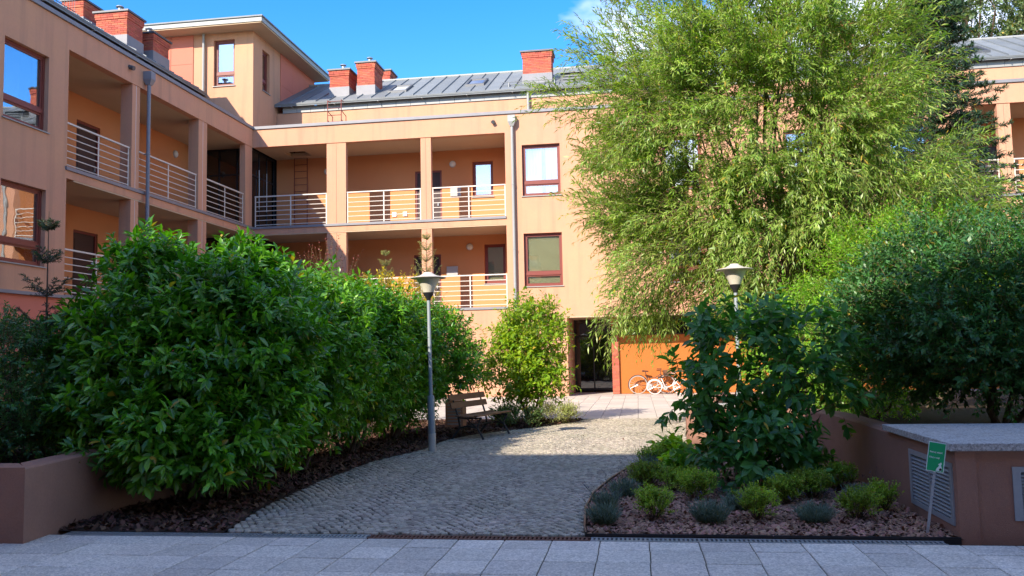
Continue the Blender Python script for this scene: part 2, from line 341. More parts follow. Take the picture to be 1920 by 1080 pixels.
def window(parent, axis, c, u0, u1, z0, z1, into=1, style='sky', split=.30, sill=True):
    """window set back .14 from wall face; into=+1/-1 is the direction into the house along axis"""
    def B(mb, ua, ub, za, zb, d0, d1):
        lo, hi = sorted((c+into*d0, c+into*d1))
        return mb.box(ua, ub, lo, hi, za, zb) if axis == 'y' else mb.box(lo, hi, ua, ub, za, zb)
    fr = MB(); w = .075; d0, d1 = .13, .20
    zt = z0+(z1-z0)*split
    B(fr, u0, u0+w, z0, z1, d0, d1); B(fr, u1-w, u1, z0, z1, d0, d1)
    B(fr, u0+w, u1-w, z1-w, z1, d0, d1); B(fr, u0+w, u1-w, z0, z0+w, d0, d1)
    if split: B(fr, u0+w, u1-w, zt-.06, zt+.06, d0-.012, d1)
    wo = part('window', fr, 'frame', parent)
    # inner sashes
    rows = [(z0+w, zt-.06), (zt+.06, z1-w)] if split else [(z0+w, z1-w)]
    s = MB()
    for (a, b) in rows:
        B(s, u0+w, u0+w+.05, a, b, d0+.02, d1-.005); B(s, u1-w-.05, u1-w, a, b, d0+.02, d1-.005)
        B(s, u0+w+.05, u1-w-.05, b-.05, b, d0+.02, d1-.005); B(s, u0+w+.05, u1-w-.05, a, a+.05, d0+.02, d1-.005)
    part('sash', s, 'frame', wo)
    for (a, b) in rows:
        g = MB(); B(g, u0+w+.05, u1-w-.05, a+.05, b-.05, d0+.05, d0+.056)
        part('pane', g, 'glass_clear' if style == 'blind' else 'glass_mid', wo)
    bk = MB(); B(bk, u0+.01, u1-.01, z0+.01, z1-.01, .36, .38); part('room_backing', bk, 'room' if style == 'sky' else 'blind', wo)
    if style == 'blind':
        bl = MB(); z = z0+.1
        while z < z1-.1:
            B(bl, u0+.09, u1-.09, z, z+.030, .245, .262); z += .042
        part('blind', bl, 'blind', wo)
    if style == 'sky' and u1-u0 > 1.2:
        cu = MB(); wL, wR = random.uniform(.15, .5), random.uniform(.1, .4); W_ = u1-u0
        for (a, b) in ((u0+.06, u0+.06+W_*wL), (u1-.06-W_*wR, u1-.06)):
            n_ = max(4, int((b-a)/.035)); pp = [(a+(b-a)*i/n_, .27+.018*math.sin(i*1.9)+random.uniform(-.004, .004)) for i in range(n_+1)]
            for (p, q_) in zip(pp[:-1], pp[1:]):
                f3 = (lambda u, d, z: (u, c+into*d, z)) if axis == 'y' else (lambda u, d, z: (c+into*d, u, z))
                cu.quad(f3(p[0], p[1], z0+.08), f3(q_[0], q_[1], z0+.08), f3(q_[0], q_[1], z1-.06), f3(p[0], p[1], z1-.06))
        part('curtain', cu, 'curtain', wo)
    if sill:
        sl_ = MB(); B(sl_, u0-.04, u1+.04, z0-.035, z0-.004, -.05, .15); part('sill', sl_, 'zinc_light', wo)
    return wo

def door(parent, axis, c, u0, u1, z0, z1, into=1):
    def B(mb, ua, ub, za, zb, d0, d1):
        lo, hi = sorted((c+into*d0, c+into*d1))
        return mb.box(ua, ub, lo, hi, za, zb) if axis == 'y' else mb.box(lo, hi, ua, ub, za, zb)
    f = MB(); B(f, u0, u0+.08, z0, z1, .05, .15); B(f, u1-.08, u1, z0, z1, .05, .15); B(f, u0+.08, u1-.08, z1-.08, z1, .05, .15)
    d = part('door', f, 'frame', parent)
    l = MB(); B(l, u0+.08, u1-.08, z0, z1-.08, .09, .13)
    for k in range(3):
        za = z0+.15+k*(z1-z0-.3)/3; B(l, u0+.2, u1-.2, za, za+(z1-z0-.3)/3-.12, .078, .092)
    part('door_leaf', l, 'door', d)
    h = MB(); B(h, u1-.2, u1-.17, z0+1.0, z0+1.14, .03, .085); part('handle', h, 'steel', d)
    return d

def railing(parent, axis, c, u0, u1, z0, nmid=1, h=1.32):
    def P(u, z): return (u, c, z) if axis == 'y' else (c, u, z)
    def bar(mb, a, b, w):
        (ua, za), (ub, zb) = a, b
        if axis == 'y': mb.box(min(ua, ub), max(ua, ub), c-w, c+w, min(za, zb), max(za, zb))
        else: mb.box(c-w, c+w, min(ua, ub), max(ua, ub), min(za, zb), max(za, zb))
    tp = MB(); bar(tp, (u0, z0+h-.045), (u1, z0+h), .028); r = part('railing', tp, 'rail', parent)
    zs = [z0+.10+(h-.15)*k/6 for k in range(1, 6)]; zs = [z0+.09]+[z for z in zs]
    for z in zs:
        q = MB(); q.tube([P(u0+.02, z), P(u1-.02, z)], .016, 6); part('rail', q, 'rail', r)
    for k in range(nmid+2):
        u = u0+.025+(u1-u0-.05)*k/(nmid+1)
        q = MB(); bar(q, (u-.022, z0), (u+.022, z0+h-.047), .010); part('post', q, 'rail', r)
    return r

def downpipe(parent, x, y, z0, z1, off, hopper=True, m='zinc_light'):
    mb = MB(); px, py = x+off[0]*.14, y+off[1]*.14
    mb.tube([(px, py, z0), (px, py, z1)], .062, 12)
    p = part('downpipe', mb, m, parent, sm=True)
    for k in range(int((z1-z0)//2.6)+1):
        z = z0+.6+k*2.6
        q = MB(); q.tube([(px, py, z), (px, py, z+.05)], .074, 12); q.box(min(px, x)-.012, max(px, x)+.012, min(py, y)-.012, max(py, y)+.012, z+.01, z+.04); part('bracket', q, m, p)
    if hopper:
        q = MB(); a, b = .15, .075
        q.hexa([(px-b, py-b, z1-.30), (px+b, py-b, z1-.30), (px+b, py+b, z1-.30), (px-b, py+b, z1-.30), (px-a, py-a*.85, z1-.12), (px+a, py-a*.85, z1-.12), (px+a, py+a*.85, z1-.12), (px-a, py+a*.85, z1-.12)])
        q.box(px-a, px+a, py-a*.85, py+a*.85, z1-.119, z1+.14); part('hopper', q, m, p)
    return p

def brickwork(mb, axis, c, out_, u0, u1, z0, z1, bl=.25, bh=.075, gap=.012):
    rows = max(1, int(round((z1-z0)/bh))); bh = (z1-z0)/rows
    for r in range(rows):
        u = u0-(bl/2 if r % 2 else 0)
        while u < u1-.01:
            a, b = max(u, u0), min(u+bl, u1)
            if b-a > .03:
                d = random.uniform(.010, .016); lo, hi = sorted((c, c+out_*d))
                za, zb = z0+r*bh+gap/2, z0+(r+1)*bh-gap/2
                if axis == 'y': mb.box(a+gap/2, b-gap/2, lo, hi, za, zb)
                else: mb.box(lo, hi, a+gap/2, b-gap/2, za, zb)
            u += bl
def chimney(parent, x0, x1, y0, y1, zb, zt, roofm=.45, flue=True):
    core = MB().box(x0+.012, x1-.012, y0+.012, y1-.012, zb+roofm, zt-.1)
    c = part('chimney', core, 'mortar', parent)
    bw = MB()
    for (z0, z1, e) in ((zb+roofm, zt-.35, 0), (zt-.35, zt-.27, .03), (zt-.27, zt-.1, .045)):
        if e:
            MB.box(bw, x0-e+.02, x1+e-.02, y0-e+.02, y1+e-.02, z0, z1)
        brickwork(bw, 'y', y0+.012-e, -1, x0-e, x1+e, z0, z1); brickwork(bw, 'y', y1-.012+e, 1, x0-e, x1+e, z0, z1)
        brickwork(bw, 'x', x0+.012-e, -1, y0-e, y1+e, z0, z1); brickwork(bw, 'x', x1-.012+e, 1, y0-e, y1+e, z0, z1)
    part('brickwork', bw, 'brick', c, kind='stuff')
    part('cap', MB().box(x0-.10, x1+.10, y0-.10, y1+.10, zt-.1, zt-.03), 'metal_dark', c)
    part('flashing', MB().box(x0-.03, x1+.03, y0-.03, y1+.03, zb-1.2, zb+roofm), 'drip', c)
    if flue:
        xm, ym = (x0+x1)/2, (y0+y1)/2
        part('flue', MB().lathe([(.075, 0), (.075, .30), (.055, .31), (.055, .34), (.15, .345), (.13, .385), (.02, .41)], (xm, ym, zt-.03), 14), 'steel', c, sm=True)
    return c

def walllamp(parent, axis, c, u, z, into=1):
    # round bulkhead light
    mb = MB(); r = .15; s = -into
    prof = [(r, 0), (r, s*.04), (r*.95, s*.045)]; prof2 = [(r*.86, s*.04), (r*.8, s*.075), (r*.55, s*.10), (r*.2, s*.115)]
    cc = (u, c, z) if axis == 'y' else (c, u, z)
    a = part('wall_lamp', MB().lathe(prof, cc, 20, axis), 'plastic_grey', parent)
    part('lamp_dome', MB().lathe(prof2, cc, 20, axis), 'white', a, sm=True)

# ------------------------------------------------------------------ ground
def rect_mb(x0, x1, y0, y1, z): return MB().quad((x0, y0, z), (x1, y0, z), (x1, y1, z), (x0, y1, z))
random.seed(4); rng = np.random.default_rng(7)
g = part('ground', rect_mb(-900, 900, -900, 900, -.06), 'soil'); g['kind'] = 'structure'
XJ, YJ, PS = .045, 7.32, .415
DR0, DR1 = 7.42, 7.56           # drain
front = part('front_pavement', rect_mb(-15.7, 19, -2.7, DR0, -.014), 'joint', kind='structure')
far_p = part('far_pavement', rect_mb(-15.7, 19, 21.35, 33.0, -.014), 'joint', kind='structure')
part('passage_floor', rect_mb(-15.7, 19, 33.0, 41, -.012), 'paving_far', kind='structure')

def slab_template(w, d, e=.007, h=.014):
    b = e*1.2
    return [(-w/2, -d/2, -h), (w/2, -d/2, -h), (w/2, d/2, -h), (-w/2, d/2, -h), (-w/2, -d/2, -.004), (w/2, -d/2, -.004), (w/2, d/2, -.004), (-w/2, d/2, -.004),
            (-w/2+b, -d/2+b, 0), (w/2-b, -d/2+b, 0), (w/2-b, d/2-b, 0), (-w/2+b, d/2-b, 0)], [(8, 9, 10, 11), (4, 5, 9, 8), (5, 6, 10, 9), (6, 7, 11, 10), (7, 4, 8, 11), (0, 1, 5, 4), (1, 2, 6, 5), (2, 3, 7, 6), (3, 0, 4, 7)]
def slabs(parent, cells, m, name='paving_slab', limit=300, key=None):
    meshes = {}; rest_v = []; rest_f = []
    cells = sorted(cells, key=key) if key else cells
    for i, (x, y, w, d, ang, dz) in enumerate(cells):
        k = (round(w, 3), round(d, 3))
        if i < limit:
            if k not in meshes:
                v, f = slab_template(k[0]-.009, k[1]-.010); me = bpy.data.meshes.new(name); me.from_pydata(v, [], f); me.materials.append(M[m]); meshes[k] = me
            o = link(name, meshes[k], parent); po = ORG[parent.name]
            o.location = (x-po[0], y-po[1], dz-po[2]); o.rotation_euler = (random.uniform(-.004, .004), random.uniform(-.004, .004), ang)
        else:
            v, f = slab_template(k[0]-.009, k[1]-.010); v = np.array(v); c_, s_ = math.cos(ang), math.sin(ang)
            b = len(rest_v)*12
            rest_v.append(np.stack([v[:, 0]*c_-v[:, 1]*s_+x, v[:, 0]*s_+v[:, 1]*c_+y, v[:, 2]+dz], 1)); rest_f += [b+q for ff in f for q in ff]
    if rest_v: npmesh(name, np.concatenate(rest_v), rest_f, 4, m, parent, 'stuff')
cells = []
ys = [DR0]; rowd = [.33]+[PS]*26
for r, d in enumerate(rowd):
    yc = ys[-1]-d/2; ys.append(ys[-1]-d)
    x = XJ-PS*36
    while x < 12:
        if yc > -2.2: cells.append((x+PS/2+(.004 if r % 2 else 0), yc, PS, d, random.gauss(0, .003), random.uniform(-.0015, .0025)))
        x += PS
slabs(front, cells, 'paving', key=lambda c: -c[1] if (abs(c[0]+1) < 6.2) else 50+abs(c[0])-c[1]*.01)
cells = []
for r in range(25):
    for k in range(-20, 24):
        x = .2+k*.47; y = 21.6+r*.47
        if y < 33: cells.append((x, y, .47, .47, 0, random.uniform(-.001, .002)))
slabs(far_p, cells, 'paving_far', key=lambda c: abs(c[0]+.6)*.9+(c[1]-21)*.45)

PATH = [(-3.9, 7.57), (-4.12, 8.95), (-4.2, 10.7), (-4.15, 12.9), (-3.75, 14.6), (-3.72, 16.2), (-3.4, 17.2), (-2.75, 18.25), (-1.9, 19.5), (-1.42, 20.6), (-1.35, 21.33),
        (2.4, 21.33), (2.0, 17), (1.0, 14.6), (.62, 13.55), (.12, 13.15), (-.17, 11.96), (-.40, 10.8), (-.55, 9.73), (-.58, 8.8), (-.53, 7.84), (-.5, 7.57)]
def inpoly(x, y, P):
    c = False; j = len(P)-1
    for i in range(len(P)):
        xi, yi = P[i]; xj, yj = P[j]
        if (yi > y) != (yj > y) and x < (xj-xi)*(y-yi)/(yj-yi)+xi: c = not c
        j = i
    return c
mb = MB(); mb.v = [(x, y, -.016) for x, y in PATH]; mb.f = [tuple(range(len(PATH)))]
path = part('cobbled_path', mb, 'joint', kind='structure')
cells = []; CW = 1.12; sag = .36
row = 6.4; ri = 0
while row < 22.2:
    for c_ in range(-5, 5):
        x0 = c_*CW+.2; n = 18
        for k in range(n):
            u = (k+.5+(.5 if ri % 2 else 0)+random.gauss(0, .07))/n*2-1; a = u*.95
            x = x0+CW/2+math.sin(a)/math.sin(.95)*CW/2
            y = row+(c_*.37 % .067)+sag*(math.cos(a)-math.cos(.95))/(1-math.cos(.95))
            if y > 7.63 and y < 21.28 and inpoly(x, y, PATH):
                w = CW/n*1.02; cells.append((x+random.gauss(0, .004), y+random.gauss(0, .006), random.uniform(.056, .068)*(1.06-.1*math.cos(a)), random.uniform(.058, .068)*math.cos(a)**.8, -a+random.gauss(0, .13), random.gauss(.0, .0018)))
    row += .067; ri += 1
def cobble_t(w, d):
    j = lambda s: random.uniform(-s, s)
    base = [(-w/2, -d/2), (w/2, -d/2), (w/2, d/2), (-w/2, d/2)]; base = [(x+j(.005), y+j(.005)) for x, y in base]
    return np.array([(x, y, -.014) for x, y in base]+[(x*.98, y*.98, -.002) for x, y in base]+[(x*.78+j(.002), y*.78+j(.002), .004+j(.0012)) for x, y in base]), [(8, 9, 10, 11), (4, 5, 9, 8), (5, 6, 10, 9), (6, 7, 11, 10), (7, 4, 8, 11), (0, 1, 5, 4), (1, 2, 6, 5), (2, 3, 7, 6), (3, 0, 4, 7)]
variants = []
for k in range(14):
    v, f = cobble_t(.062, .061); me = bpy.data.meshes.new('cobblestone'); me.from_pydata(v.tolist(), [], f); me.materials.append(M['cobble']); variants.append(me)
cells.sort(key=lambda c: c[1]+abs(c[0]+1.4)*.25)
rv = []; rf = []
for i, (x, y, w, d, a, dz) in enumerate(cells):
    if i < 300:
        o = link('cobblestone', random.choice(variants), path); o.scale = (1, d/.062, 1); po = ORG[path.name]; o.location = (x-po[0], y-po[1], dz-po[2]); o.rotation_euler = (0, 0, a)
    else:
        v, f = cobble_t(w, d); c_, s_ = math.cos(a), math.sin(a); b = len(rv)*12
        rv.append(np.stack([v[:, 0]*c_-v[:, 1]*s_+x, v[:, 0]*s_+v[:, 1]*c_+y, v[:, 2]+dz], 1)); rf += [b+q for ff in f for q in ff]
npmesh('cobblestone', np.concatenate(rv), rf, 4, 'cobble', path, 'stuff')

# drainage channel
dr = thing('drain_channel', 'long slotted metal drainage channel between pale paving slabs and cobbled path', 'drain', (-1.5, (DR0+DR1)/2, 0))
part('channel', MB().box(-5.45, 2.5, DR0, DR1+.01, -.1, -.03), 'black', dr)
x = -5.45; k = 0
while x < 2.45:
    gm = MB(); x1 = min(x+.995, 2.45)
    gm.box(x, x1, DR0+.003, DR0+.028, -.025, .003); gm.box(x, x1, DR1-.028, DR1-.003, -.025, .003)
    q = x+.004
    while q < x1-.02:
        gm.box(q, q+.018, DR0+.028, DR1-.028, -.02, .002); q += .038
    rusty = k in (3, 4)
    part('grate', gm, 'rust' if rusty else 'steel', dr, label='brown rusty grate section' if rusty else None)
    x = x1+.004; k += 1

# planting bed right with curved edging
BED = [(-.5, 7.57), (-.53, 7.84), (-.58, 8.8), (-.55, 9.73), (-.40, 10.8), (-.17, 11.96), (.12, 13.15), (.62, 13.4), (1.6, 13.35), (2.35, 13.0), (2.62, 12.2), (2.62, 7.57)]
mb = MB(); mb.v = [(x, y, .012) for x, y in BED]; mb.f = [tuple(range(len(BED)))]
bed = part('planting_bed', mb, 'soil', kind='structure')
eg = MB()
cur = BED[:8]
for (a, b) in zip(cur[:-1], cur[1:]):
    dx, dy = b[0]-a[0], b[1]-a[1]; l = math.hypot(dx, dy); nx, ny = dy/l*.008, -dx/l*.008
    eg.hexa([(a[0]-nx, a[1]-ny, -.03), (b[0]-nx, b[1]-ny, -.03), (b[0]+nx, b[1]+ny, -.03), (a[0]+nx, a[1]+ny, -.03), (a[0]-nx, a[1]-ny, .045), (b[0]-nx, b[1]-ny, .045), (b[0]+nx, b[1]+ny, .045), (a[0]+nx, a[1]+ny, .045)])
eg.box(-.5, 2.6, 7.574, 7.586, -.03, .03)
tag(part('bed_edging', eg, 'black'), 'thin dark plastic edging strip curving round the bark mulched flower bed', 'edging')
LB = [(-3.9, 7.57), (-4.12, 8.95), (-4.2, 10.7), (-4.15, 12.9), (-3.75, 14.6), (-3.72, 16.2), (-3.4, 17.2), (-2.75, 18.25), (-1.9, 19.5), (-1.42, 20.6), (-1.42, 21.3), (-9, 21.3), (-9, 7.57)]
mb = MB(); mb.v = [(x, y, .006) for x, y in LB]; mb.f = [tuple(range(len(LB)))]
part('hedge_bed', mb, 'soil', kind='structure')

BOXV = np.array([(-1, -1, 0), (1, -1, 0), (1, 1, 0), (-1, 1, 0), (-.8, -.7, 1), (.7, -.8, 1), (.8, .6, 1), (-.6, .8, 1)], float)*.5
BOXF = np.array([(4, 5, 6, 7), (0, 1, 5, 4), (1, 2, 6, 5), (2, 3, 7, 6), (3, 0, 4, 7)])
def chips(name, P, n, size, thick, m, zb, label, cat, tilt=.45, weights=None):
    xs = np.array([p[0] for p in P]); ysn = np.array([p[1] for p in P]); pts = []
    while len(pts) < n:
        x, y = random.uniform(xs.min(), xs.max()), random.uniform(ysn.min(), ysn.max())
        if inpoly(x, y, P) and (weights is None or random.random() < weights(x, y)): pts.append((x, y))
    pts = np.array(pts); N = len(pts)
    R = rng.normal(0, tilt, (N, 2)); a = rng.uniform(0, 6.28, N)
    sz = np.stack([rng.uniform(*size, N), rng.uniform(*size, N)*.5, rng.uniform(*thick, N)], 1)
    v = BOXV[None]*sz[:, None, :]
    v[..., 2] += v[..., 0]*R[:, None, 0]+v[..., 1]*R[:, None, 1]
    c_, s_ = np.cos(a)[:, None], np.sin(a)[:, None]
    X = v[..., 0]*c_-v[..., 1]*s_+pts[:, None, 0]; Y = v[..., 0]*s_+v[..., 1]*c_+pts[:, None, 1]
    Z = v[..., 2]+zb+rng.uniform(0, .022, N)[:, None]
    f = (BOXF[None]+8*np.arange(N)[:, None, None]).ravel()
    o = npmesh(name, np.stack([X, Y, Z], -1).reshape(-1, 3), f, 4, m, None, 'stuff'); tag(o, label, cat); return o
chips('bark_mulch', [(-.47, 7.6), (-.5, 7.9), (-.55, 8.8), (-.52, 9.73), (-.37, 10.8), (-.14, 11.96), (.14, 13.1), (2.55, 13.0), (2.58, 7.6)], 16000, (.03, .075), (.008, .018), 'bark', .014,
      'loose reddish brown bark chips covering the flower bed on the right', 'bark mulch')
LL = [(-3.93, 7.6), (-4.15, 8.95), (-4.23, 10.7), (-4.18, 12.9), (-3.78, 14.6), (-3.75, 16.2), (-3.43, 17.2), (-2.78, 18.3), (-1.95, 19.5), (-1.45, 20.6), (-1.45, 21.2), (-6, 21.2), (-6, 7.6)]
chips('leaf_litter', LL, 13000, (.03, .085), (.002, .007), 'litter', .008, 'dead brown leaves and bark littering the soil under the laurel hedge', 'leaf litter', tilt=.5)
# stray leaves on path
chips('fallen_leaves', PATH, 60, (.03, .06), (.002, .004), 'litter', .004, 'few dry leaves scattered over the cobbled path', 'fallen leaves', tilt=.2)

# ------------------------------------------------------------------ main building (faces the camera, sunlit)
W, Y0, YB, XE = -15.8, 33.0, 35.4, 20.0
mbd = thing('apartment_building', 'long sunlit apricot rendered apartment building with seamed zinc roof facing the courtyard', 'building', (0, Y0, 0))
wins_up = [(-4.35, -2.82), (1.2, 2.7), (5.8, 7.3), (9.6, 11.1)]
WH = [(a, b, 7.97, 10.05) for a, b in wins_up]+[(a, b, 4.34, 6.46) for a, b in wins_up]
wall('wall', 'y', Y0, .32, -5.03, 12.6, 3.1, 11.36, WH, 'stucco', mbd)
for i, (a, b) in enumerate(wins_up):
    window(mbd, 'y', Y0, a, b, 7.97, 10.05, split=.26)
    window(mbd, 'y', Y0, a, b, 4.34, 6.46, split=.24, style='blind' if i == 0 else 'sky')
# curtain and pale cabinet seen behind the upper window
part('beam', MB().box(W, -5.03, Y0, Y0+.28, 10.6, 11.36), 'stucco', mbd)
part('beam', MB().box(12.6, XE, Y0, Y0+.28, 10.6, 11.36), 'stucco', mbd)
wall('wall', 'y', Y0, .32, W, -2.7, 0, 3.1, [], 'stucco', mbd)
wall('wall', 'y', Y0, .32, W, -5.03, 3.1, 3.47, [], 'stucco', mbd)
wall('wall', 'y', Y0, .32, 12.6, XE, 3.1, 3.47, [], 'stucco', mbd)
part('wall_end', MB().box(-3.02, -2.7, Y0+.32, 38.5, 0, 3.1), 'stucco', mbd)
# passage, brick pier, orange wall, overhang
part('soffit', MB().box(-2.7, XE, Y0+.32, 40, 3.1, 3.2), 'stucco_soffit', mbd)
part('soffit_edge', MB().box(-2.7, XE, Y0-.004, Y0+.318, 3.06, 3.098), 'stucco_soffit', mbd)
pier = part('brick_pier', MB().box(-1.02, -.76, 34.4, 34.9, 0, 3.1), 'mortar', mbd)
bw = MB(); brickwork(bw, 'y', 34.4, -1, -1.03, -.75, 0, 3.1, .24, .075); brickwork(bw, 'x', -1.02, -1, 34.4, 34.9, 0, 3.1, .24, .075); brickwork(bw, 'x', -.76, 1, 34.4, 34.5, 0, 3.1, .24, .075)
part('brickwork', bw, 'brick', pier, kind='stuff')
part('orange_wall', MB().box(-.75, XE, 34.52, 34.8, 0, 2.34), 'orange', mbd)
sw = MB().box(-.75, XE, 34.56, 34.66, 2.342, 2.40).box(-.75, XE, 34.56, 34.66, 3.04, 3.098)
x = -.75
while x < XE: sw.box(x, x+.06, 34.56, 34.66, 2.401, 3.039); x += 1.45
stw = part('strip_window', sw, 'door', mbd)
part('pane', MB().box(-.7, XE, 34.61, 34.62, 2.40, 3.04), 'glass_dark', stw)
part('passage_side', MB().box(-.95, -.77, 34.92, 40, 0, 3.1), 'stucco_brown', mbd)
# glazed gate at the far end of the passage
gt = MB(); gy = 36.6
for xx in (-2.69, -1.9, -1.08): gt.box(xx, xx+.06, gy, gy+.06, 0, 3.1)
gt.box(-2.6, -1.1, gy+.005, gy+.055, 2.35, 2.42).box(-2.6, -1.1, gy+.005, gy+.055, .06, .16)
pg = part('passage_door', gt, 'black', mbd)
part('pane', MB().box(-2.63, -1.08, gy+.02, gy+.03, .16, 3.1), 'glass_dark', pg)
part('passage_back', MB().box(-3.0, -.8, 39.9, 40, 0, 3.1), 'dark', mbd)
# floors of the loggia
def fascia(x0, x1, zt):
    part('slab', MB().box(x0, x1, Y0, YB, zt-.33, zt-.10), 'stucco', mbd)
    part('drip_edge', MB().box(x0, x1, Y0-.05, YB, zt-.098, zt), 'drip', mbd)
for (x0, x1) in ((W, -5.03), (12.6, XE)):
    fascia(x0, x1, 7.2)
    part('drip_edge', MB().box(x0, x1, Y0-.05, YB, 3.472, 3.57), 'drip', mbd)
    part('ceiling', MB().box(x0, x1, Y0+.28, YB, 10.6, 10.75) if x0 > 0 else MB().box(-13.95, x1, Y0+.28, YB, 10.6, 10.75).box(x0, -14.9, Y0+.28, YB, 10.6, 10.75).box(-14.9, -13.95, Y0+.28, 34.1, 10.6, 10.75).box(-14.9, -13.95, 34.9, YB, 10.6, 10.75), 'stucco_soffit', mbd)
    part('ceiling', MB().box(x0, x1, Y0+.01, YB, 6.83, 6.868), 'stucco_soffit', mbd)
hm = MB().box(-14.88, -13.97, 34.12, 34.88, 10.9, 10.93); part('roof_hatch', hm, 'stucco_brown', mbd)
# columns
for (a, b) in ((-12.55, -11.72), (-8.53, -8.1), (13.5, 13.96), (17.6, 18.05)):
    for (z0, z1) in ((7.2, 10.598), (3.57, 6.828)):
        part('column', MB().box(a, b, Y0+.03, Y0+.26, z0, z1), 'stucco', mbd)
        part('joint_strip', MB().box((a+b)/2-.006, (a+b)/2+.006, Y0+.024, Y0+.03, z0, z1), 'stucco_brown', mbd)
for (a, b, n) in ((-15.74, -12.57, 1), (-11.70, -8.55, 1), (-8.08, -5.05, 1), (12.62, 13.48, 0), (13.98, 17.58, 2)):
    railing(mbd, 'y', Y0+.10, a, b, 7.2, n); railing(mbd, 'y', Y0+.10, a, b, 3.57, n)
# back wall with doors and windows
bh = [(-9.41, -8.21, 7.2, 9.76), (-6.85, -5.94, 8.49, 10.06), (-9.5, -8.29, 3.57, 6.06), (-6.38, -5.46, 4.72, 6.42)]
wall('back_wall', 'y', YB, .3, W, -5.03, 3.47, 10.6, bh, 'stucco_back', mbd)
door(mbd, 'y', YB, -9.41, -8.21, 7.2, 9.76); door(mbd, 'y', YB, -9.5, -8.29, 3.57, 6.06)
window(mbd, 'y', YB, -6.85, -5.94, 8.49, 10.06, split=0); w_ = window(mbd, 'y', YB, -6.38, -5.46, 4.72, 6.42, split=0, style='blind')
part('room_wall', MB().box(-9.5, -5.4, YB+.9, YB+1, 3.47, 10.6), 'dark', mbd)
part('side_wall', MB().box(-5.03, -4.72, Y0+.32, YB+.3, 3.1, 10.6), 'stucco_back', mbd)
wall('back_wall', 'y', YB, .3, 12.6, XE, 3.47, 10.6, [(13.6, 14.45, 7.2, 9.6), (16.6, 17.5, 8.4, 10)], 'stucco_back', mbd)
door(mbd, 'y', YB, 13.6, 14.45, 7.2, 9.6); window(mbd, 'y', YB, 16.6, 17.5, 8.4, 10, split=0)
part('side_wall', MB().box(12.3, 12.6, Y0+.32, YB, 3.1, 10.6), 'stucco_back', mbd)
part('meter_box', MB().box(-7.82, -7.35, YB-.09, YB-.002, 8.56, 9.0), 'plastic_grey', mbd, bevel=.008)
part('meter_box', MB().box(-8.03, -7.54, YB-.09, YB-.002, 5.12, 5.51), 'plastic_grey', mbd, bevel=.008)
part('socket', MB().box(-10.44, -10.25, YB-.05, YB-.002, 7.79, 7.99), 'white', mbd, bevel=.01)
part('socket', MB().box(-9.96, -9.77, YB-.05, YB-.002, 7.79, 7.99), 'white', mbd, bevel=.01)
for (u, z) in ((-7.71, 9.99), (-13.42, 9.96), (-7.01, 6.33), (-13.16, 6.28)): walllamp(mbd, 'y', YB-.002, u, z)
ld = MB()
for xx in (-14.9, -14.3): ld.tube([(xx, YB-.15, 7.4), (xx, YB-.15, 10.9)], .02, 6)
la = part('wall_ladder', ld, 'frame', mbd)
for k in range(11): part('rung', MB().tube([(-14.88, YB-.15, 7.6+k*.3), (-14.32, YB-.15, 7.6+k*.3)], .013, 6), 'frame', la)
# parapet cap, terrace roof, attic wall
part('parapet_cap', MB().box(W+.002, XE, Y0-.06, Y0+.36, 11.36, 11.48), 'drip', mbd)
part('terrace_roof', MB().box(W, XE, Y0+.36, YB, 11.2, 11.3), 'metal_dark', mbd)
part('attic_wall', MB().box(W, XE, YB, YB+.3, 10.9, 12.74), 'stucco', mbd)
x = W+.3
while x < XE-.02:
    x1 = min(x+.66, XE); part('flashing_panel', MB().box(x+.006, x1-.006, YB-.05, YB-.004, 12.72, 13.0), 'zinc_light', mbd); x = x1
gut = MB(); gy = YB-.22
gut.tube([(W+.32, gy, 13.04), (XE, gy, 13.04)], .075, 10); part('gutter', gut, 'zinc', mbd)
for k in range(18): part('gutter_bracket', MB().box(W+.8+k*2, W+.83+k*2, gy-.10, YB-.004, 12.93, 12.955), 'zinc_light', mbd)
RY, RZ, EY, EZ = 39.2, 15.22, YB-.27, 13.08
rs = (RZ-EZ)/(RY-EY)
roof = part('roof', MB().hexa([(W, EY, EZ-.12), (XE, EY, EZ-.12), (XE, RY, RZ-.12), (W, RY, RZ-.12), (W, EY, EZ-.02), (XE, EY, EZ-.02), (XE, RY, RZ-.02), (W, RY, RZ-.02)])
            .hexa([(W, RY, RZ-.12), (XE, RY, RZ-.12), (XE, 43.3, EZ-.12), (W, 43.3, EZ-.12), (W, RY, RZ-.02), (XE, RY, RZ-.02), (XE, 43.3, EZ-.02), (W, 43.3, EZ-.02)]), 'zinc', mbd)
x = W+.02; k = 0
while x < XE-.05:
    x1 = min(x+.64, XE); p = MB(); j = random.uniform(-.003, .003)
    p.hexa([(x+.004, EY-.03, EZ-.018), (x1-.004, EY-.03, EZ-.018), (x1-.004, RY, RZ-.018), (x+.004, RY, RZ-.018), (x+.004, EY-.03, EZ+.004+j), (x1-.004, EY-.03, EZ+.004-j), (x1-.004, RY, RZ+.004-j), (x+.004, RY, RZ+.004+j)])
    p.hexa([(x1-.018, EY-.03, EZ+.004), (x1+.012, EY-.03, EZ+.004), (x1+.012, RY, RZ+.004), (x1-.018, RY, RZ+.004), (x1-.010, EY-.03, EZ+.062), (x1+.004, EY-.03, EZ+.062), (x1+.004, RY, RZ+.062), (x1-.010, RY, RZ+.062)])
    part('roof_panel', p, 'zinc', roof); x = x1
part('ridge_cap', MB().tube([(W, RY, RZ), (XE, RY, RZ)], .09, 8), 'zinc_light', roof)
def rz_(y): return EZ+(y-EY)*rs
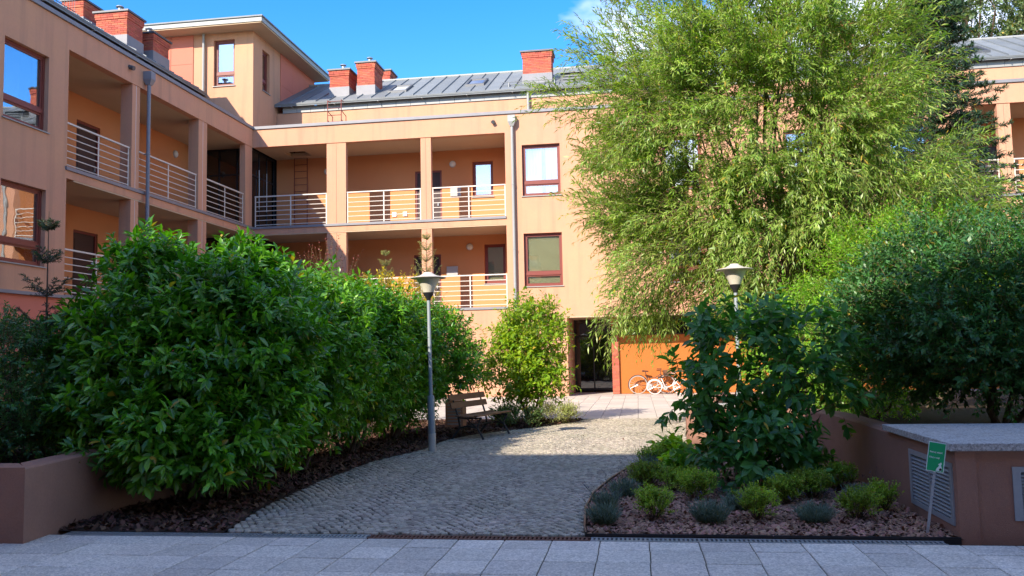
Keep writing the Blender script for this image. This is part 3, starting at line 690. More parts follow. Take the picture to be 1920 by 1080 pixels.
def skylight(xc, yc, w, l):
    def pt(x, y, h): return (x, y, rz_(y)+h)
    def slab(mb, xa, xb, ya, yb, ha, hb): mb.hexa([pt(xa, ya, ha), pt(xb, ya, ha), pt(xb, yb, ha), pt(xa, yb, ha), pt(xa, ya, hb), pt(xb, ya, hb), pt(xb, yb, hb), pt(xa, yb, hb)]); return mb
    f = MB(); slab(f, xc-w/2, xc-w/2+.08, yc-l/2, yc+l/2, 0, .12); slab(f, xc+w/2-.08, xc+w/2, yc-l/2, yc+l/2, 0, .12); slab(f, xc-w/2+.08, xc+w/2-.08, yc-l/2, yc-l/2+.08, 0, .12); slab(f, xc-w/2+.08, xc+w/2-.08, yc+l/2-.08, yc+l/2, 0, .12)
    s = part('skylight', f, 'metal_dark', mbd); part('pane', slab(MB(), xc-w/2+.08, xc+w/2-.08, yc-l/2+.08, yc+l/2-.08, .07, .08), 'glass', s)
skylight(-6.85, 36.9, .85, 1.25); skylight(-10.35, 36.6, .85, 1.25); skylight(14.2, 36.6, .85, 1.25); skylight(3.0, 36.8, .85, 1.25)
dm = MB().hexa([(-2.95, 35.9, 13.4), (-2.05, 35.9, 13.4), (-2.05, 37.3, 14.1), (-2.95, 37.3, 14.1), (-2.95, 35.9, 13.86), (-2.05, 35.9, 13.86), (-2.05, 37.3, 14.3), (-2.95, 37.3, 14.3)])
d_ = part('roof_vent', dm, 'metal_dark', mbd); part('lid', MB().hexa([(-3.0, 35.8, 13.86), (-2.0, 35.8, 13.86), (-2.0, 37.4, 14.34), (-3.0, 37.4, 14.34), (-3.0, 35.8, 13.90), (-2.0, 35.8, 13.90), (-2.0, 37.4, 14.38), (-3.0, 37.4, 14.38)]), 'zinc', d_)
for k in range(3): part('louvre', MB().box(-2.85, -2.15, 35.86, 35.9, 13.46+k*.13, 13.50+k*.13), 'zinc', d_)
sg = MB()
for xx in (-5.2, -4.2, -3.2): sg.box(xx, xx+.03, 35.5, 35.9, rz_(35.5), rz_(35.5)+.22)
sn = part('snow_guard', sg, 'zinc_light', mbd)
for k in range(2): part('bar', MB().tube([(-5.5, 35.6, rz_(35.6)+.09+k*.12), (-2.9, 35.6, rz_(35.6)+.09+k*.12)], .012, 6), 'zinc', sn)
chimney(mbd, -13.52, -12.62, 36.0, 37.1, rz_(36.0), 14.86)
chimney(mbd, -12.22, -11.40, 36.0, 37.2, rz_(36.0), 15.12)
chimney(mbd, -12.5, -11.75, 39.6, 40.6, 15.2, 15.98, .25, flue=False)
chimney(mbd, -4.62, -3.35, 36.0, 36.9, rz_(36.0), 15.06, flue=False)
chimney(mbd, 8.2, 9.4, 36.2, 37.2, rz_(36.2), 15.5, flue=False)
downpipe(mbd, -4.32, YB, 11.3, 12.98, (0, -1), hopper=False)
downpipe(mbd, -4.71, Y0, 0.02, 11.10, (0, -1))
sp = MB().tube([(-5.48, Y0-.16, 11.02), (-5.48, Y0+.01, 11.08)], .075, 10); part('overflow_spout', sp, 'metal_dark', mbd)
tl = MB()
for xx in (-12.65, -12.05): tl.tube([(xx, Y0+.42, 11.3), (xx, Y0+.42, 12.55), (xx, Y0+.75, 12.55)], .02, 6).tube([(xx, Y0+1.0, 11.3), (xx, Y0+1.0, 12.0)], .02, 6)
for zz in (11.7, 12.1): tl.tube([(-12.65, Y0+.42, zz), (-12.65, Y0+1.0, zz-.1)], .016, 6).tube([(-12.05, Y0+.42, zz), (-12.05, Y0+1.0, zz-.1)], .016, 6)
for zz in (11.62, 11.9, 12.2, 12.5): tl.tube([(-12.65, Y0+.42, zz), (-12.05, Y0+.42, zz)], .014, 6)
part('terrace_ladder', tl, 'frame', mbd)
part('rear_wall', MB().box(W, XE, 42.8, 43.0, 0, 13), 'stucco', mbd)
part('gable_wall', MB().hexa([(XE, Y0, 0), (XE+.3, Y0, 0), (XE+.3, 43, 0), (XE, 43, 0), (XE, Y0, 11.3), (XE+.3, Y0, 11.3), (XE+.3, 43, 12.9), (XE, 43, 12.9)]), 'stucco', mbd)
rm = MB()
for z in (.3, 3.2): rm.box(-.7, XE, 36.3, 36.35, z, z+2.8)
part('interior_wall', MB().box(-4.5, 12.25, 33.9, 33.95, 3.3, 11.2), 'dark', mbd)

# ------------------------------------------------------------------ left wing and stair tower (in shade)
wg = thing('apartment_wing', 'shaded left wing of the apartment house with open galleries and a corner stair tower', 'building', (W, Y0, 0))
lw = [(18.9, 20.55), (14.2, 15.85), (9.5, 11.15), (4.8, 6.45)]
LH = [(a, b, 7.96, 10.08) for a, b in lw]+[(a, b, 4.26, 6.36) for a, b in lw]
wall('wall', 'x', W, -.32, -2.8, 21.36, 3.55, 11.36, LH, 'stucco', wg)
for (a, b) in lw:
    window(wg, 'x', W, a, b, 7.96, 10.08, into=-1, split=.27); window(wg, 'x', W, a, b, 4.26, 6.36, into=-1, split=.27)
wall('base_wall', 'x', W-.06, -.3, -2.8, 33, 0, 3.46, [(17.8, 18.6, 1.0, 2.4)], 'stucco_red', wg)
part('base_cornice', MB().box(W-.32, W+.05, -2.8, 21.36, 3.462, 3.548), 'drip', wg)
part('beam', MB().box(W-.28, W, 21.36, 32.999, 10.6, 11.36), 'stucco', wg)
XB = -18.2
part('slab', MB().box(XB, W, 21.36, 32.999, 6.87, 7.10), 'stucco', wg)
part('drip_edge', MB().box(XB, W+.05, 21.30, 32.95, 7.102, 7.2), 'drip', wg)
part('slab', MB().box(W-.36, W, 21.36, 32.999, 3.3, 3.47), 'stucco', wg)
part('drip_edge', MB().box(XB, W+.05, 21.36, 32.95, 3.472, 3.57), 'drip', wg)
part('ceiling', MB().box(XB, W-.28, 21.68, 33, 10.6, 10.75), 'stucco_soffit', wg); part('ceiling', MB().box(XB, W-.01, 21.68, 32.99, 6.83, 6.868), 'stucco_soffit', wg)
part('side_wall', MB().box(XB, W-.32, 21.04, 21.36, 3.5, 11.2), 'stucco_back', wg)
part('side_wall', MB().box(XB, W, 21.361, 21.66, 3.5, 7.2) if 0 else MB().box(XB-.3, XB-.01, 20.9, 21.36, 3.5, 11.2), 'stucco_back', wg)
for (a, b) in ((24.45, 24.87), (28.6, 29.22)):
    for (z0, z1) in ((7.2, 10.598), (3.57, 6.828)):
        part('column', MB().box(W-.42, W-.02, a, b, z0, z1), 'stucco', wg)
        part('joint_strip', MB().box(W-.02, W-.014, (a+b)/2-.006, (a+b)/2+.006, z0, z1), 'white', wg)
for (z0, z1) in ((7.2, 10.598), (3.57, 6.828)): part('column', MB().box(W-.26, W-.02, 32.35, 32.98, z0, z1), 'stucco', wg)
for (a, b, n) in ((21.38, 24.43, 1), (24.89, 28.58, 1), (29.24, 32.33, 1)):
    railing(wg, 'x', W-.10, a, b, 7.2, n); railing(wg, 'x', W-.10, a, b, 3.57, n)
wall('back_wall', 'x', XB, -.3, 21.36, 33, 3.47, 10.6, [(25.05, 26.29, 7.2, 9.76), (25.0, 26.27, 3.57, 6.05)], 'stucco_back', wg)
door(wg, 'x', XB, 25.05, 26.29, 7.2, 9.76, -1); door(wg, 'x', XB, 25.0, 26.27, 3.57, 6.05, -1)
part('pilaster', MB().box(XB, XB+.14, 27.9, 28.35, 7.2, 10.6), 'stucco_back', wg)
walllamp(wg, 'x', XB+.002, 31.07, 10.0, -1); walllamp(wg, 'x', XB+.002, 30.4, 6.2, -1)
# glazed stair enclosure at the corner
gz = MB()
for z0, z1 in ((7.2, 10.6), (3.57, 6.83)):
    for xx in (-18.19, -17.35, -16.55, -15.98): gz.box(xx, xx+.06, 33.0, 33.08, z0, z1)
    for zz in (z0, z0+2.25, z1-.08): gz.box(-18.12, -15.99, 33.01, 33.07, zz, zz+.07)
    for yy in (33.081, 33.85, 34.6, 35.33): gz.box(-15.96, -15.90, yy, yy+.05, z0, z1)
    for zz in (z0, z0+2.25, z1-.08): gz.box(-15.955, -15.905, 33.14, 35.33, zz, zz+.07)
ge = part('stair_glazing', gz, 'black', wg)
for z0, z1 in ((7.2, 10.6), (3.57, 6.83)):
    part('pane', MB().box(-18.15, -15.98, 33.035, 33.045, z0, z1), 'glass_dark', ge); part('pane', MB().box(-15.935, -15.925, 33.1, 35.38, z0, z1), 'glass_dark', ge)
    for yy in (33.75, 34.5): part('handle', MB().tube([(-15.86, yy, z0+.9), (-15.86, yy, z0+2.6)], .016, 6), 'steel', ge)
part('stair_floor', MB().box(-20, -15.96, 33.1, 39, 6.9, 7.19), 'dark', wg); part('stair_back', MB().box(-18.6, -18.3, 33.1, 39, 0, 10.9), 'dark', wg); part('stair_back', MB().box(-18.3, -15.802, 35.45, 35.6, 3.5, 10.9), 'dark', wg)
part('stair_ceiling', MB().box(-20, -15.96, 33.1, 39.5, 10.61, 10.9), 'dark', wg)
part('parapet_cap', MB().box(W-.36, W+.06, -2.8, 32.93, 11.362, 11.482), 'drip', wg)
part('terrace_roof', MB().box(XB, W-.36, -2.8, 33, 11.2, 11.3), 'metal_dark', wg)
part('attic_wall', MB().box(XB-.3, XB, -2.8, 33, 10.9, 12.74), 'stucco', wg)
y = -2.5
while y < 32.9:
    y1 = min(y+.66, 33); part('flashing_panel', MB().box(XB+.004, XB+.05, y+.006, y1-.006, 12.72, 13.0), 'zinc_light', wg); y = y1
part('gutter', MB().tube([(XB+.22, -2.8, 13.06), (XB+.22, 32.95, 13.06)], .075, 10), 'zinc', wg)
EX, RX = XB+.27, XB-3.8
r_ = part('roof', MB().hexa([(EX, -2.8, EZ-.12), (EX, 33, EZ-.12), (RX, 33, RZ-.12), (RX, -2.8, RZ-.12), (EX, -2.8, EZ-.02), (EX, 33, EZ-.02), (RX, 33, RZ-.02), (RX, -2.8, RZ-.02)])
          .hexa([(RX, -2.8, RZ-.12), (RX, 33, RZ-.12), (RX-4, 33, EZ-.12), (RX-4, -2.8, EZ-.12), (RX, -2.8, RZ-.02), (RX, 33, RZ-.02), (RX-4, 33, EZ-.02), (RX-4, -2.8, EZ-.02)]), 'zinc', wg)
y = 33-.01
while y > 8:
    y0 = y-.64; p = MB()
    p.hexa([(EX+.03, y0+.004, EZ-.018), (EX+.03, y-.004, EZ-.018), (RX, y-.004, RZ-.018), (RX, y0+.004, RZ-.018), (EX+.03, y0+.004, EZ+.004), (EX+.03, y-.004, EZ+.004), (RX, y-.004, RZ+.004), (RX, y0+.004, RZ+.004)])
    p.hexa([(EX+.03, y0-.016, EZ+.004), (EX+.03, y0+.014, EZ+.004), (RX, y0+.014, RZ+.004), (RX, y0-.016, RZ+.004), (EX+.03, y0-.008, EZ+.06), (EX+.03, y0+.006, EZ+.06), (RX, y0+.006, RZ+.06), (RX, y0-.008, RZ+.06)])
    part('roof_panel', p, 'zinc', r_); y = y0
def wz(x): return EZ+(EX-x)/(EX-RX)*(RZ-EZ)
chimney(wg, -19.6, -18.35, 27.95, 28.95, wz(-18.4), 14.75)
chimney(wg, -19.3, -18.25, 29.5, 30.6, wz(-18.3), 14.5)
chimney(wg, -20.9, -20.1, 27.9, 28.9, wz(-20.2), 15.3, .3, flue=False)
sgm = MB()
y = 19.0
while y < 25.4: sgm.tube([(-18.6, y, 13.3), (-18.6, y, 14.05)], .008, 4); y += .13
sg2 = part('snow_fence', sgm, 'metal_dark', wg, kind='stuff')
for z in (14.05, 13.6): part('bar', MB().tube([(-18.6, 19, z), (-18.6, 25.4, z)], .014, 6), 'metal_dark', sg2)
for k in range(12): part('gutter_bracket', MB().box(XB+.004, XB+.30, 3+k*2.5, 3.03+k*2.5, 12.93, 12.96), 'zinc_light', wg)
downpipe(wg, W, 25.12, 0.02, 11.05, (1, 0), m='drip')
part('overflow_spout', MB().tube([(W-.01, 24.24, 11.08), (W+.16, 24.24, 11.02)], .075, 10), 'metal_dark', wg)
part('rear_wall', MB().box(-26, -25.8, -2.8, 33, 0, 13), 'stucco', wg)
part('interior_wall', MB().box(-16.9, -16.85, -2.5, 21, 3.6, 11.1), 'dark', wg)
# tower above the roofs
TX0, TX1, TY0, TY1, TZ = -22.4, W, 33.0, 39.9, 15.68
tw = wall('tower_wall', 'y', TY0, .3, TX0, TX1, 10.9, TZ, [(-17.59, -16.64, 13.36, 15.38)], 'stucco', wg)
window(wg, 'y', TY0, -17.59, -16.64, 13.36, 15.38, split=.28)
wall('tower_wall', 'x', TX1-.0005, -.3, TY0+.301, TY1, 10.9, TZ, [(33.9, 34.62, 13.38, 15.2)], 'stucco', wg)
window(wg, 'x', TX1, 33.9, 34.62, 13.38, 15.2, into=-1, split=.28)
part('tower_wall', MB().box(TX0, TX1-.31, TY1-.3, TY1, 10.9, TZ), 'stucco', wg)
part('tower_room', MB().box(TX0+.3, -16.4, 35.2, 35.25, 11, TZ), 'dark', wg)
for (a, b) in ((-18.52, -19.55), (-19.56, -20.6), (-20.61, -21.65)):
    part('cladding_panel', MB().box(b+.005, a-.005, TY0-.035, TY0-.002, 13.0, 14.4), 'stucco_red', wg); part('cladding_panel', MB().box(b+.005, a-.005, TY0-.035, TY0-.002, 14.41, TZ), 'stucco_red', wg)
for (a, b) in ((35.75, 37.1), (37.11, 38.46), (38.47, 39.82)):
    for (z0, z1) in ((12.6, 14.2), (14.21, TZ)): part('cladding_panel', MB().box(TX1+.002, TX1+.03, a, b, z0, z1), 'stucco_red', wg)
part('tower_pipe', MB().tube([(-18.0, TY0-.12, 13.1), (-18.0, TY0-.12, TZ-.02)], .055, 10), 'zinc_light', wg)
part('tower_soffit', MB().box(TX0-.7, TX1+.72, TY0-.8, TY1+.1, TZ, TZ+.05), 'stucco_soffit', wg)
part('tower_fascia', MB().box(TX0-.74, TX1+.76, TY0-.84, TY1+.14, TZ+.051, TZ+.24), 'zinc_light', wg)
part('tower_gutter', MB().box(TX0-.79, TX1+.81, TY0-.89, TY1+.19, TZ+.241, TZ+.30), 'zinc', wg)
cx, cy = (TX0+TX1)/2, (TY0+TY1)/2
tr = MB(); b = TZ+.30
tr.v = [(TX0-.79, TY0-.89, b), (TX1+.81, TY0-.89, b), (TX1+.81, TY1+.19, b), (TX0-.79, TY1+.19, b), (cx, cy, b+.85)]; tr.f = [(0, 1, 4), (1, 2, 4), (2, 3, 4), (3, 0, 4), (3, 2, 1, 0)]
part('tower_roof', tr, 'zinc', wg)
part('tower_hatch', MB().box(-17.9, -16.7, 33.4, 34.4, TZ+.35, TZ+.62).box(-18.05, -16.55, 33.25, 34.55, TZ+.621, TZ+.67), 'metal_dark', wg)

# ------------------------------------------------------------------ building on the near side of the courtyard (behind the camera): it casts the shade on the foreground
sb = thing('courtyard_building', 'rendered apartment block closing the near side of the courtyard behind the viewpoint', 'building', (0, -2.8, 0))
SH = [(a+k*4.7, a+k*4.7+1.5, z, z+2.1) for a in (-14,) for k in range(7) for z in (.9, 4.3, 7.9)]
wall('wall', 'y', -2.8, -.3, W, 20, 0, 11.36, SH, 'stucco', sb)
for (a, b, z0, z1) in SH: part('window', MB().box(a, b, -2.98, -2.95, z0, z1), 'glass', sb)
part('interior_wall', MB().box(W, 20, -3.6, -3.5, 0, 11.3), 'dark', sb)
part('parapet_cap', MB().box(W, 20, -3.14, -2.74, 11.362, 11.48), 'drip', sb)
part('attic_wall', MB().box(-26, 20, -5.5, -5.2, 0, 12.9), 'stucco', sb)
part('roof', MB().hexa([(-26, -9.4, 15.1), (20, -9.4, 15.1), (20, -4.93, 12.95), (-26, -4.93, 12.95), (-26, -9.4, 15.22), (20, -9.4, 15.22), (20, -4.93, 13.07), (-26, -4.93, 13.07)])
     .hexa([(-26, -13.4, 12.9), (20, -13.4, 12.9), (20, -9.41, 15.1), (-26, -9.41, 15.1), (-26, -13.4, 13.0), (20, -13.4, 13.0), (20, -9.41, 15.22), (-26, -9.41, 15.22)]), 'zinc', sb)
part('terrace_roof', MB().box(W, 20, -5.2, -3.1, 11.2, 11.3), 'metal_dark', sb)
# ------------------------------------------------------------------ walls, utility box, lamps, bench, bicycles, sign
def strip_wall(pts, thick, z0, z1, closed_ends=True, round_top=0):
    """curved wall: pts are centre line; returns MB"""
    mb = MB(); n = len(pts); secs = []
    prof = [(-thick/2, z0), (-thick/2, z1-.03), (-thick/2+.03, z1), (thick/2-.03, z1), (thick/2, z1-.03), (thick/2, z0)]
    for i, p in enumerate(pts):
        a = np.array(pts[max(i-1, 0)]); b = np.array(pts[min(i+1, n-1)]); t = (b-a)/np.linalg.norm(b-a); nn = np.array([-t[1], t[0]])
        for (o, z) in prof: mb.v.append((p[0]+nn[0]*o, p[1]+nn[1]*o, z))
    k = len(prof)
    for i in range(n-1):
        for j in range(k-1): mb.f.append((i*k+j, (i+1)*k+j, (i+1)*k+j+1, i*k+j+1))
    mb.f.append(tuple(range(k))); mb.f.append(tuple(range((n-1)*k, n*k))[::-1])
    return mb
def bez(P, n=24):
    out = []
    for i in range(n+1):
        t = i/n; Q = [np.array(p, float) for p in P]
        while len(Q) > 1: Q = [Q[j]*(1-t)+Q[j+1]*t for j in range(len(Q)-1)]
        out.append(tuple(Q[0]))
    return out
# right retaining wall
rw = thing('retaining_wall', 'low curved brown rendered retaining wall running back from the utility box round the flower bed', 'wall', (2.6, 10, 0))
pts = [(2.73, 9.45), (2.73, 10.4), (2.73, 11.3)]+bez([(2.73, 11.6), (2.72, 12.9), (2.3, 13.45), (1.5, 13.6)], 16)+[(1.1, 13.62), (.72, 13.62)]
part('wall_body', strip_wall(pts, .26, -.03, .74), 'stucco_brown', rw, sm=True)
for (a, b) in ((.62, 1.05), (1.056, 1.5)): part('cap_stone', MB().box(a-.03, b, 13.44, 13.80, .742, .79), 'capstone', rw, bevel=.008)
rb = MB(); P2 = [(2.86, 9.45), (2.86, 11.3), (2.75, 12.8), (2.2, 13.5), (1.3, 13.7), (1.3, 16.5), (2.2, 21), (11, 21), (11, 9.45)]
rb.v = [(x, y, .58) for x, y in P2]; rb.f = [tuple(range(len(P2)))]
part('raised_bed', rb, 'soil', kind='structure')
bw_ = MB(); q = [(.86, 13.75), (1.0, 15.4), (1.5, 17.8), (2.05, 21.1)]
tag(part('garden_kerb_wall', strip_wall(q, .25, -.03, .62), 'stucco_brown', sm=True), 'low rendered garden wall behind the retaining wall at the foot of the willow', 'wall')
# utility box with louvres and cap slabs
ub = thing('utility_box', 'brown rendered low utility box with grey louvred grilles and overhanging stone top', 'utility box', (2.6, 7.6, 0))
hl = [(7.70, 8.80, .12, .60)]
wall('box_wall', 'x', 2.6, .16, 7.62, 9.45, -.04, .735, hl, 'stucco_brown', ub)
wall('box_wall', 'y', 7.6205, .16, 2.7605, 7.0, -.04, .735, [(3.06, 4.1, .18, .58)], 'stucco_brown', ub)
part('corner_post', MB().box(2.601, 2.7604, 7.6, 7.62, -.04, .735), 'stucco_brown', ub)
part('box_wall', MB().box(2.76, 7.0, 9.30, 9.45, -.04, .735), 'stucco_brown', ub)
part('inner_wall', MB().box(2.95, 7, 7.95, 9.2, -.04, .73), 'dark', ub)
xs_ = [2.54, 3.36, 4.1, 4.84, 5.58, 6.32, 7.06]; ys_ = [7.54, 8.20, 8.86, 9.52]
for i in range(len(xs_)-1):
    for j in range(len(ys_)-1):
        part('cap_stone', MB().box(xs_[i]+.004, xs_[i+1]-.004, ys_[j]+.003, ys_[j+1]-.004, .737, .80+random.uniform(-.002, .002)), 'capstone', ub, bevel=.006)
def grille(axis, c, u0, u1, z0, z1, out_):
    def B(mb, a, b, za, zb, d0, d1):
        lo, hi = sorted((c+out_*d0, c+out_*d1)); return mb.box(lo, hi, a, b, za, zb) if axis == 'x' else mb.box(a, b, lo, hi, za, zb)
    f = MB(); w = .045
    B(f, u0-.02, u0+w, z0-.02, z1+.02, -.02, .012); B(f, u1-w, u1+.02, z0-.02, z1+.02, -.02, .012); B(f, u0+w, u1-w, z1-w+.02, z1+.02, -.02, .012); B(f, u0+w, u1-w, z0-.02, z0+w-.02, -.02, .012)
    um = (u0+u1)/2; B(f, um-.02, um+.02, z0+w-.02, z1-w+.02, -.02, .010)
    g_ = part('grille', f, 'louvre', ub)
    n = 12; H = (z1-z0-.07)/n
    for (a, b) in ((u0+w, um-.021), (um+.021, u1-w)):
        for k in range(n):
            za = z0+.035+k*H
            def pt(u, d, z): return (c+out_*d, u, z) if axis == 'x' else (u, c+out_*d, z)
            part('slat', MB().hexa([pt(a, .008, za), pt(b, .008, za), pt(b, -.03, za+H*.75), pt(a, -.03, za+H*.75), pt(a, .008, za+.007), pt(b, .008, za+.007), pt(b, -.03, za+H*.75+.007), pt(a, -.03, za+H*.75+.007)]), 'louvre', g_)
grille('x', 2.6, 7.70, 8.80, .12, .60, -1); grille('y', 7.6205, 3.06, 4.1, .18, .58, -1)
# left planter
pl = thing('planter_wall', 'brown rendered low planter wall with rounded inner corner in the left foreground', 'wall', (-5.6, 7.1, 0))
outer = [(-5.54, 7.02)]+[(-5.57, 7.35), (-5.64, 7.8)]+bez([(-5.66, 8.1), (-5.70, 8.9), (-5.55, 9.5), (-5.2, 9.9)], 10)
inner = [(-5.86, 7.34)]+[(-5.88, 7.45), (-5.94, 7.8)]+bez([(-5.96, 8.1), (-6.0, 9.0), (-5.85, 9.7), (-5.4, 10.15)], 10)
mb = MB(); n = len(outer)
for (a, b) in zip(outer, inner): mb.v += [(a[0], a[1], -.04), (a[0], a[1], .665), (a[0]-.02, a[1]+.01, .682), (b[0]+.02, b[1], .682), (b[0], b[1], .665), (b[0], b[1], -.04)]
for i in range(n-1):
    for j in range(5): mb.f.append((i*6+j, (i+1)*6+j, (i+1)*6+j+1, i*6+j+1))
mb.f += [tuple(range(6)), tuple(range((n-1)*6, n*6))[::-1]]
part('side_wall', mb, 'stucco_brown', pl, sm=True)
part('front_wall', MB().hexa([(-12, 7.02, -.04), (-5.541, 7.02, -.04), (-5.861, 7.34, -.04), (-12, 7.34, -.04), (-12, 7.02, .68), (-5.541, 7.02, .68), (-5.861, 7.34, .68), (-12, 7.34, .68)]), 'stucco_brown', pl)
sm_ = MB(); Ps = [(-5.9, 7.3), (-5.95, 8), (-5.9, 9.2), (-5.4, 10.1), (-12, 10.1), (-12, 7.3)]; sm_.v = [(x, y, .52) for x, y in Ps]; sm_.f = [tuple(range(6))]
part('planter_soil', sm_, 'soil', kind='structure')

def lamp(x, y, label, lean=0):
    t = thing('street_lamp', label, 'street lamp', (x, y, 0), 'garden lamps along the path')
    L = lambda z: (x-lean*z, y, z)
    part('pale_foot', MB().lathe([(.066, -.05), (.066, .30), (.064, .302)], (x, y, 0), 16), 'lamp_base', t, sm=True)
    part('lower_pole', MB().tube([L(.30), L(.90), L(.945), L(.95)], [.064, .061, .056, .034], 16), 'lamp_pole', t, sm=True)
    part('pole', MB().tube([L(.95), L(2.66)], [.034, .030], 14), 'lamp_pole', t, sm=True)
    c = L(0)
    hx = (x-lean*2.7, y, 0)
    part('collar', MB().lathe([(.034, 2.60), (.045, 2.64), (.085, 2.70), (.098, 2.735), (.09, 2.737)], hx, 20), 'black', t, sm=True)
    part('bowl', MB().lathe([(.092, 2.738), (.115, 2.80), (.165, 2.90), (.205, 2.975), (.20, 2.98)], hx, 28), 'lamp_glass', t, sm=True)
    part('shade', MB().lathe([(.19, 2.972), (.31, 2.985), (.315, 2.992), (.30, 3.0), (.16, 3.03), (.085, 3.07), (.07, 3.09), (.02, 3.095)], hx, 32), 'lamp_shade', t, sm=True)
    return t
lamp(-3.55, 14.3, 'weathered garden lamp standing at the left edge of the cobbled path before the laurel hedge', .012)
lamp(1.68, 14.7, 'garden lamp rising behind the dark broad leaved shrub on the right beside the willow')

# bench: local frame, x along length, y towards the back
be = thing('bench', 'old slatted wooden bench with dark cast iron legs beside the lamp under the hedge', 'bench', (-3.15, 16.85, 0), rz=math.radians(74)); ORG[be.name] = np.zeros(3)
def lp(name, mb, m, parent=None, **k):
    o = part(name, mb, m, parent or be, **k); return o
for i, (ya, z) in enumerate(((-.26, .445), (-.16, .43), (-.06, .425), (.04, .43), (.14, .445))):
    lp('seat_slat', MB().box(-.78, .78, ya-.042, ya+.042, z, z+.03), 'wood', bevel=.006)
for (ya, z) in ((.25, .60), (.295, .755)):
    lp('back_slat', MB().hexa([(-.78, ya, z), (.78, ya, z), (.78, ya+.03, z-.006), (-.78, ya+.03, z-.006), (-.78, ya+.035, z+.115), (.78, ya+.035, z+.115), (.78, ya+.065, z+.11), (-.78, ya+.065, z+.11)]), 'wood', bevel=.005)
for sx in (-.60, .60):
    m_ = MB()
    m_.tube([(sx, -.33, 0), (sx, -.30, .06), (sx, -.20, .22), (sx, -.24, .34), (sx, -.29, .42)], [.024, .02, .02, .02, .018], 6)
    m_.tube([(sx, .36, 0), (sx, .32, .06), (sx, .18, .22), (sx, .2, .35), (sx, .22, .44), (sx, .28, .62), (sx, .37, .90)], [.024, .02, .02, .02, .02, .018, .014], 6)
    m_.tube([(sx, -.29, .415), (sx, 0, .40), (sx, .21, .42)], .018, 6); m_.tube([(sx, -.20, .22), (sx, 0, .26), (sx, .18, .22)], .016, 6)
    m_.tube([(sx, -.2, .22), (sx, -.05, .33), (sx, .02, .40)], .012, 6)
    lp('leg_frame', m_, 'iron', sm=True)
lp('tie_bar', MB().tube([(-.6, 0, .26), (.6, 0, .26)], .011, 6), 'iron')

# louvred vent pillar behind the bench
vp = thing('vent_pillar', 'short terracotta ventilation pillar with slats behind the bench', 'vent', (-4.1, 18.9, 0))
part('pillar', MB().box(-4.35, -3.95, 18.8, 19.2, 0, .62), 'stucco', vp)
for k in range(7): part('slat', MB().box(-4.3, -4.0, 18.775, 18.799, .08+k*.07, .115+k*.07), 'plastic_grey', vp)

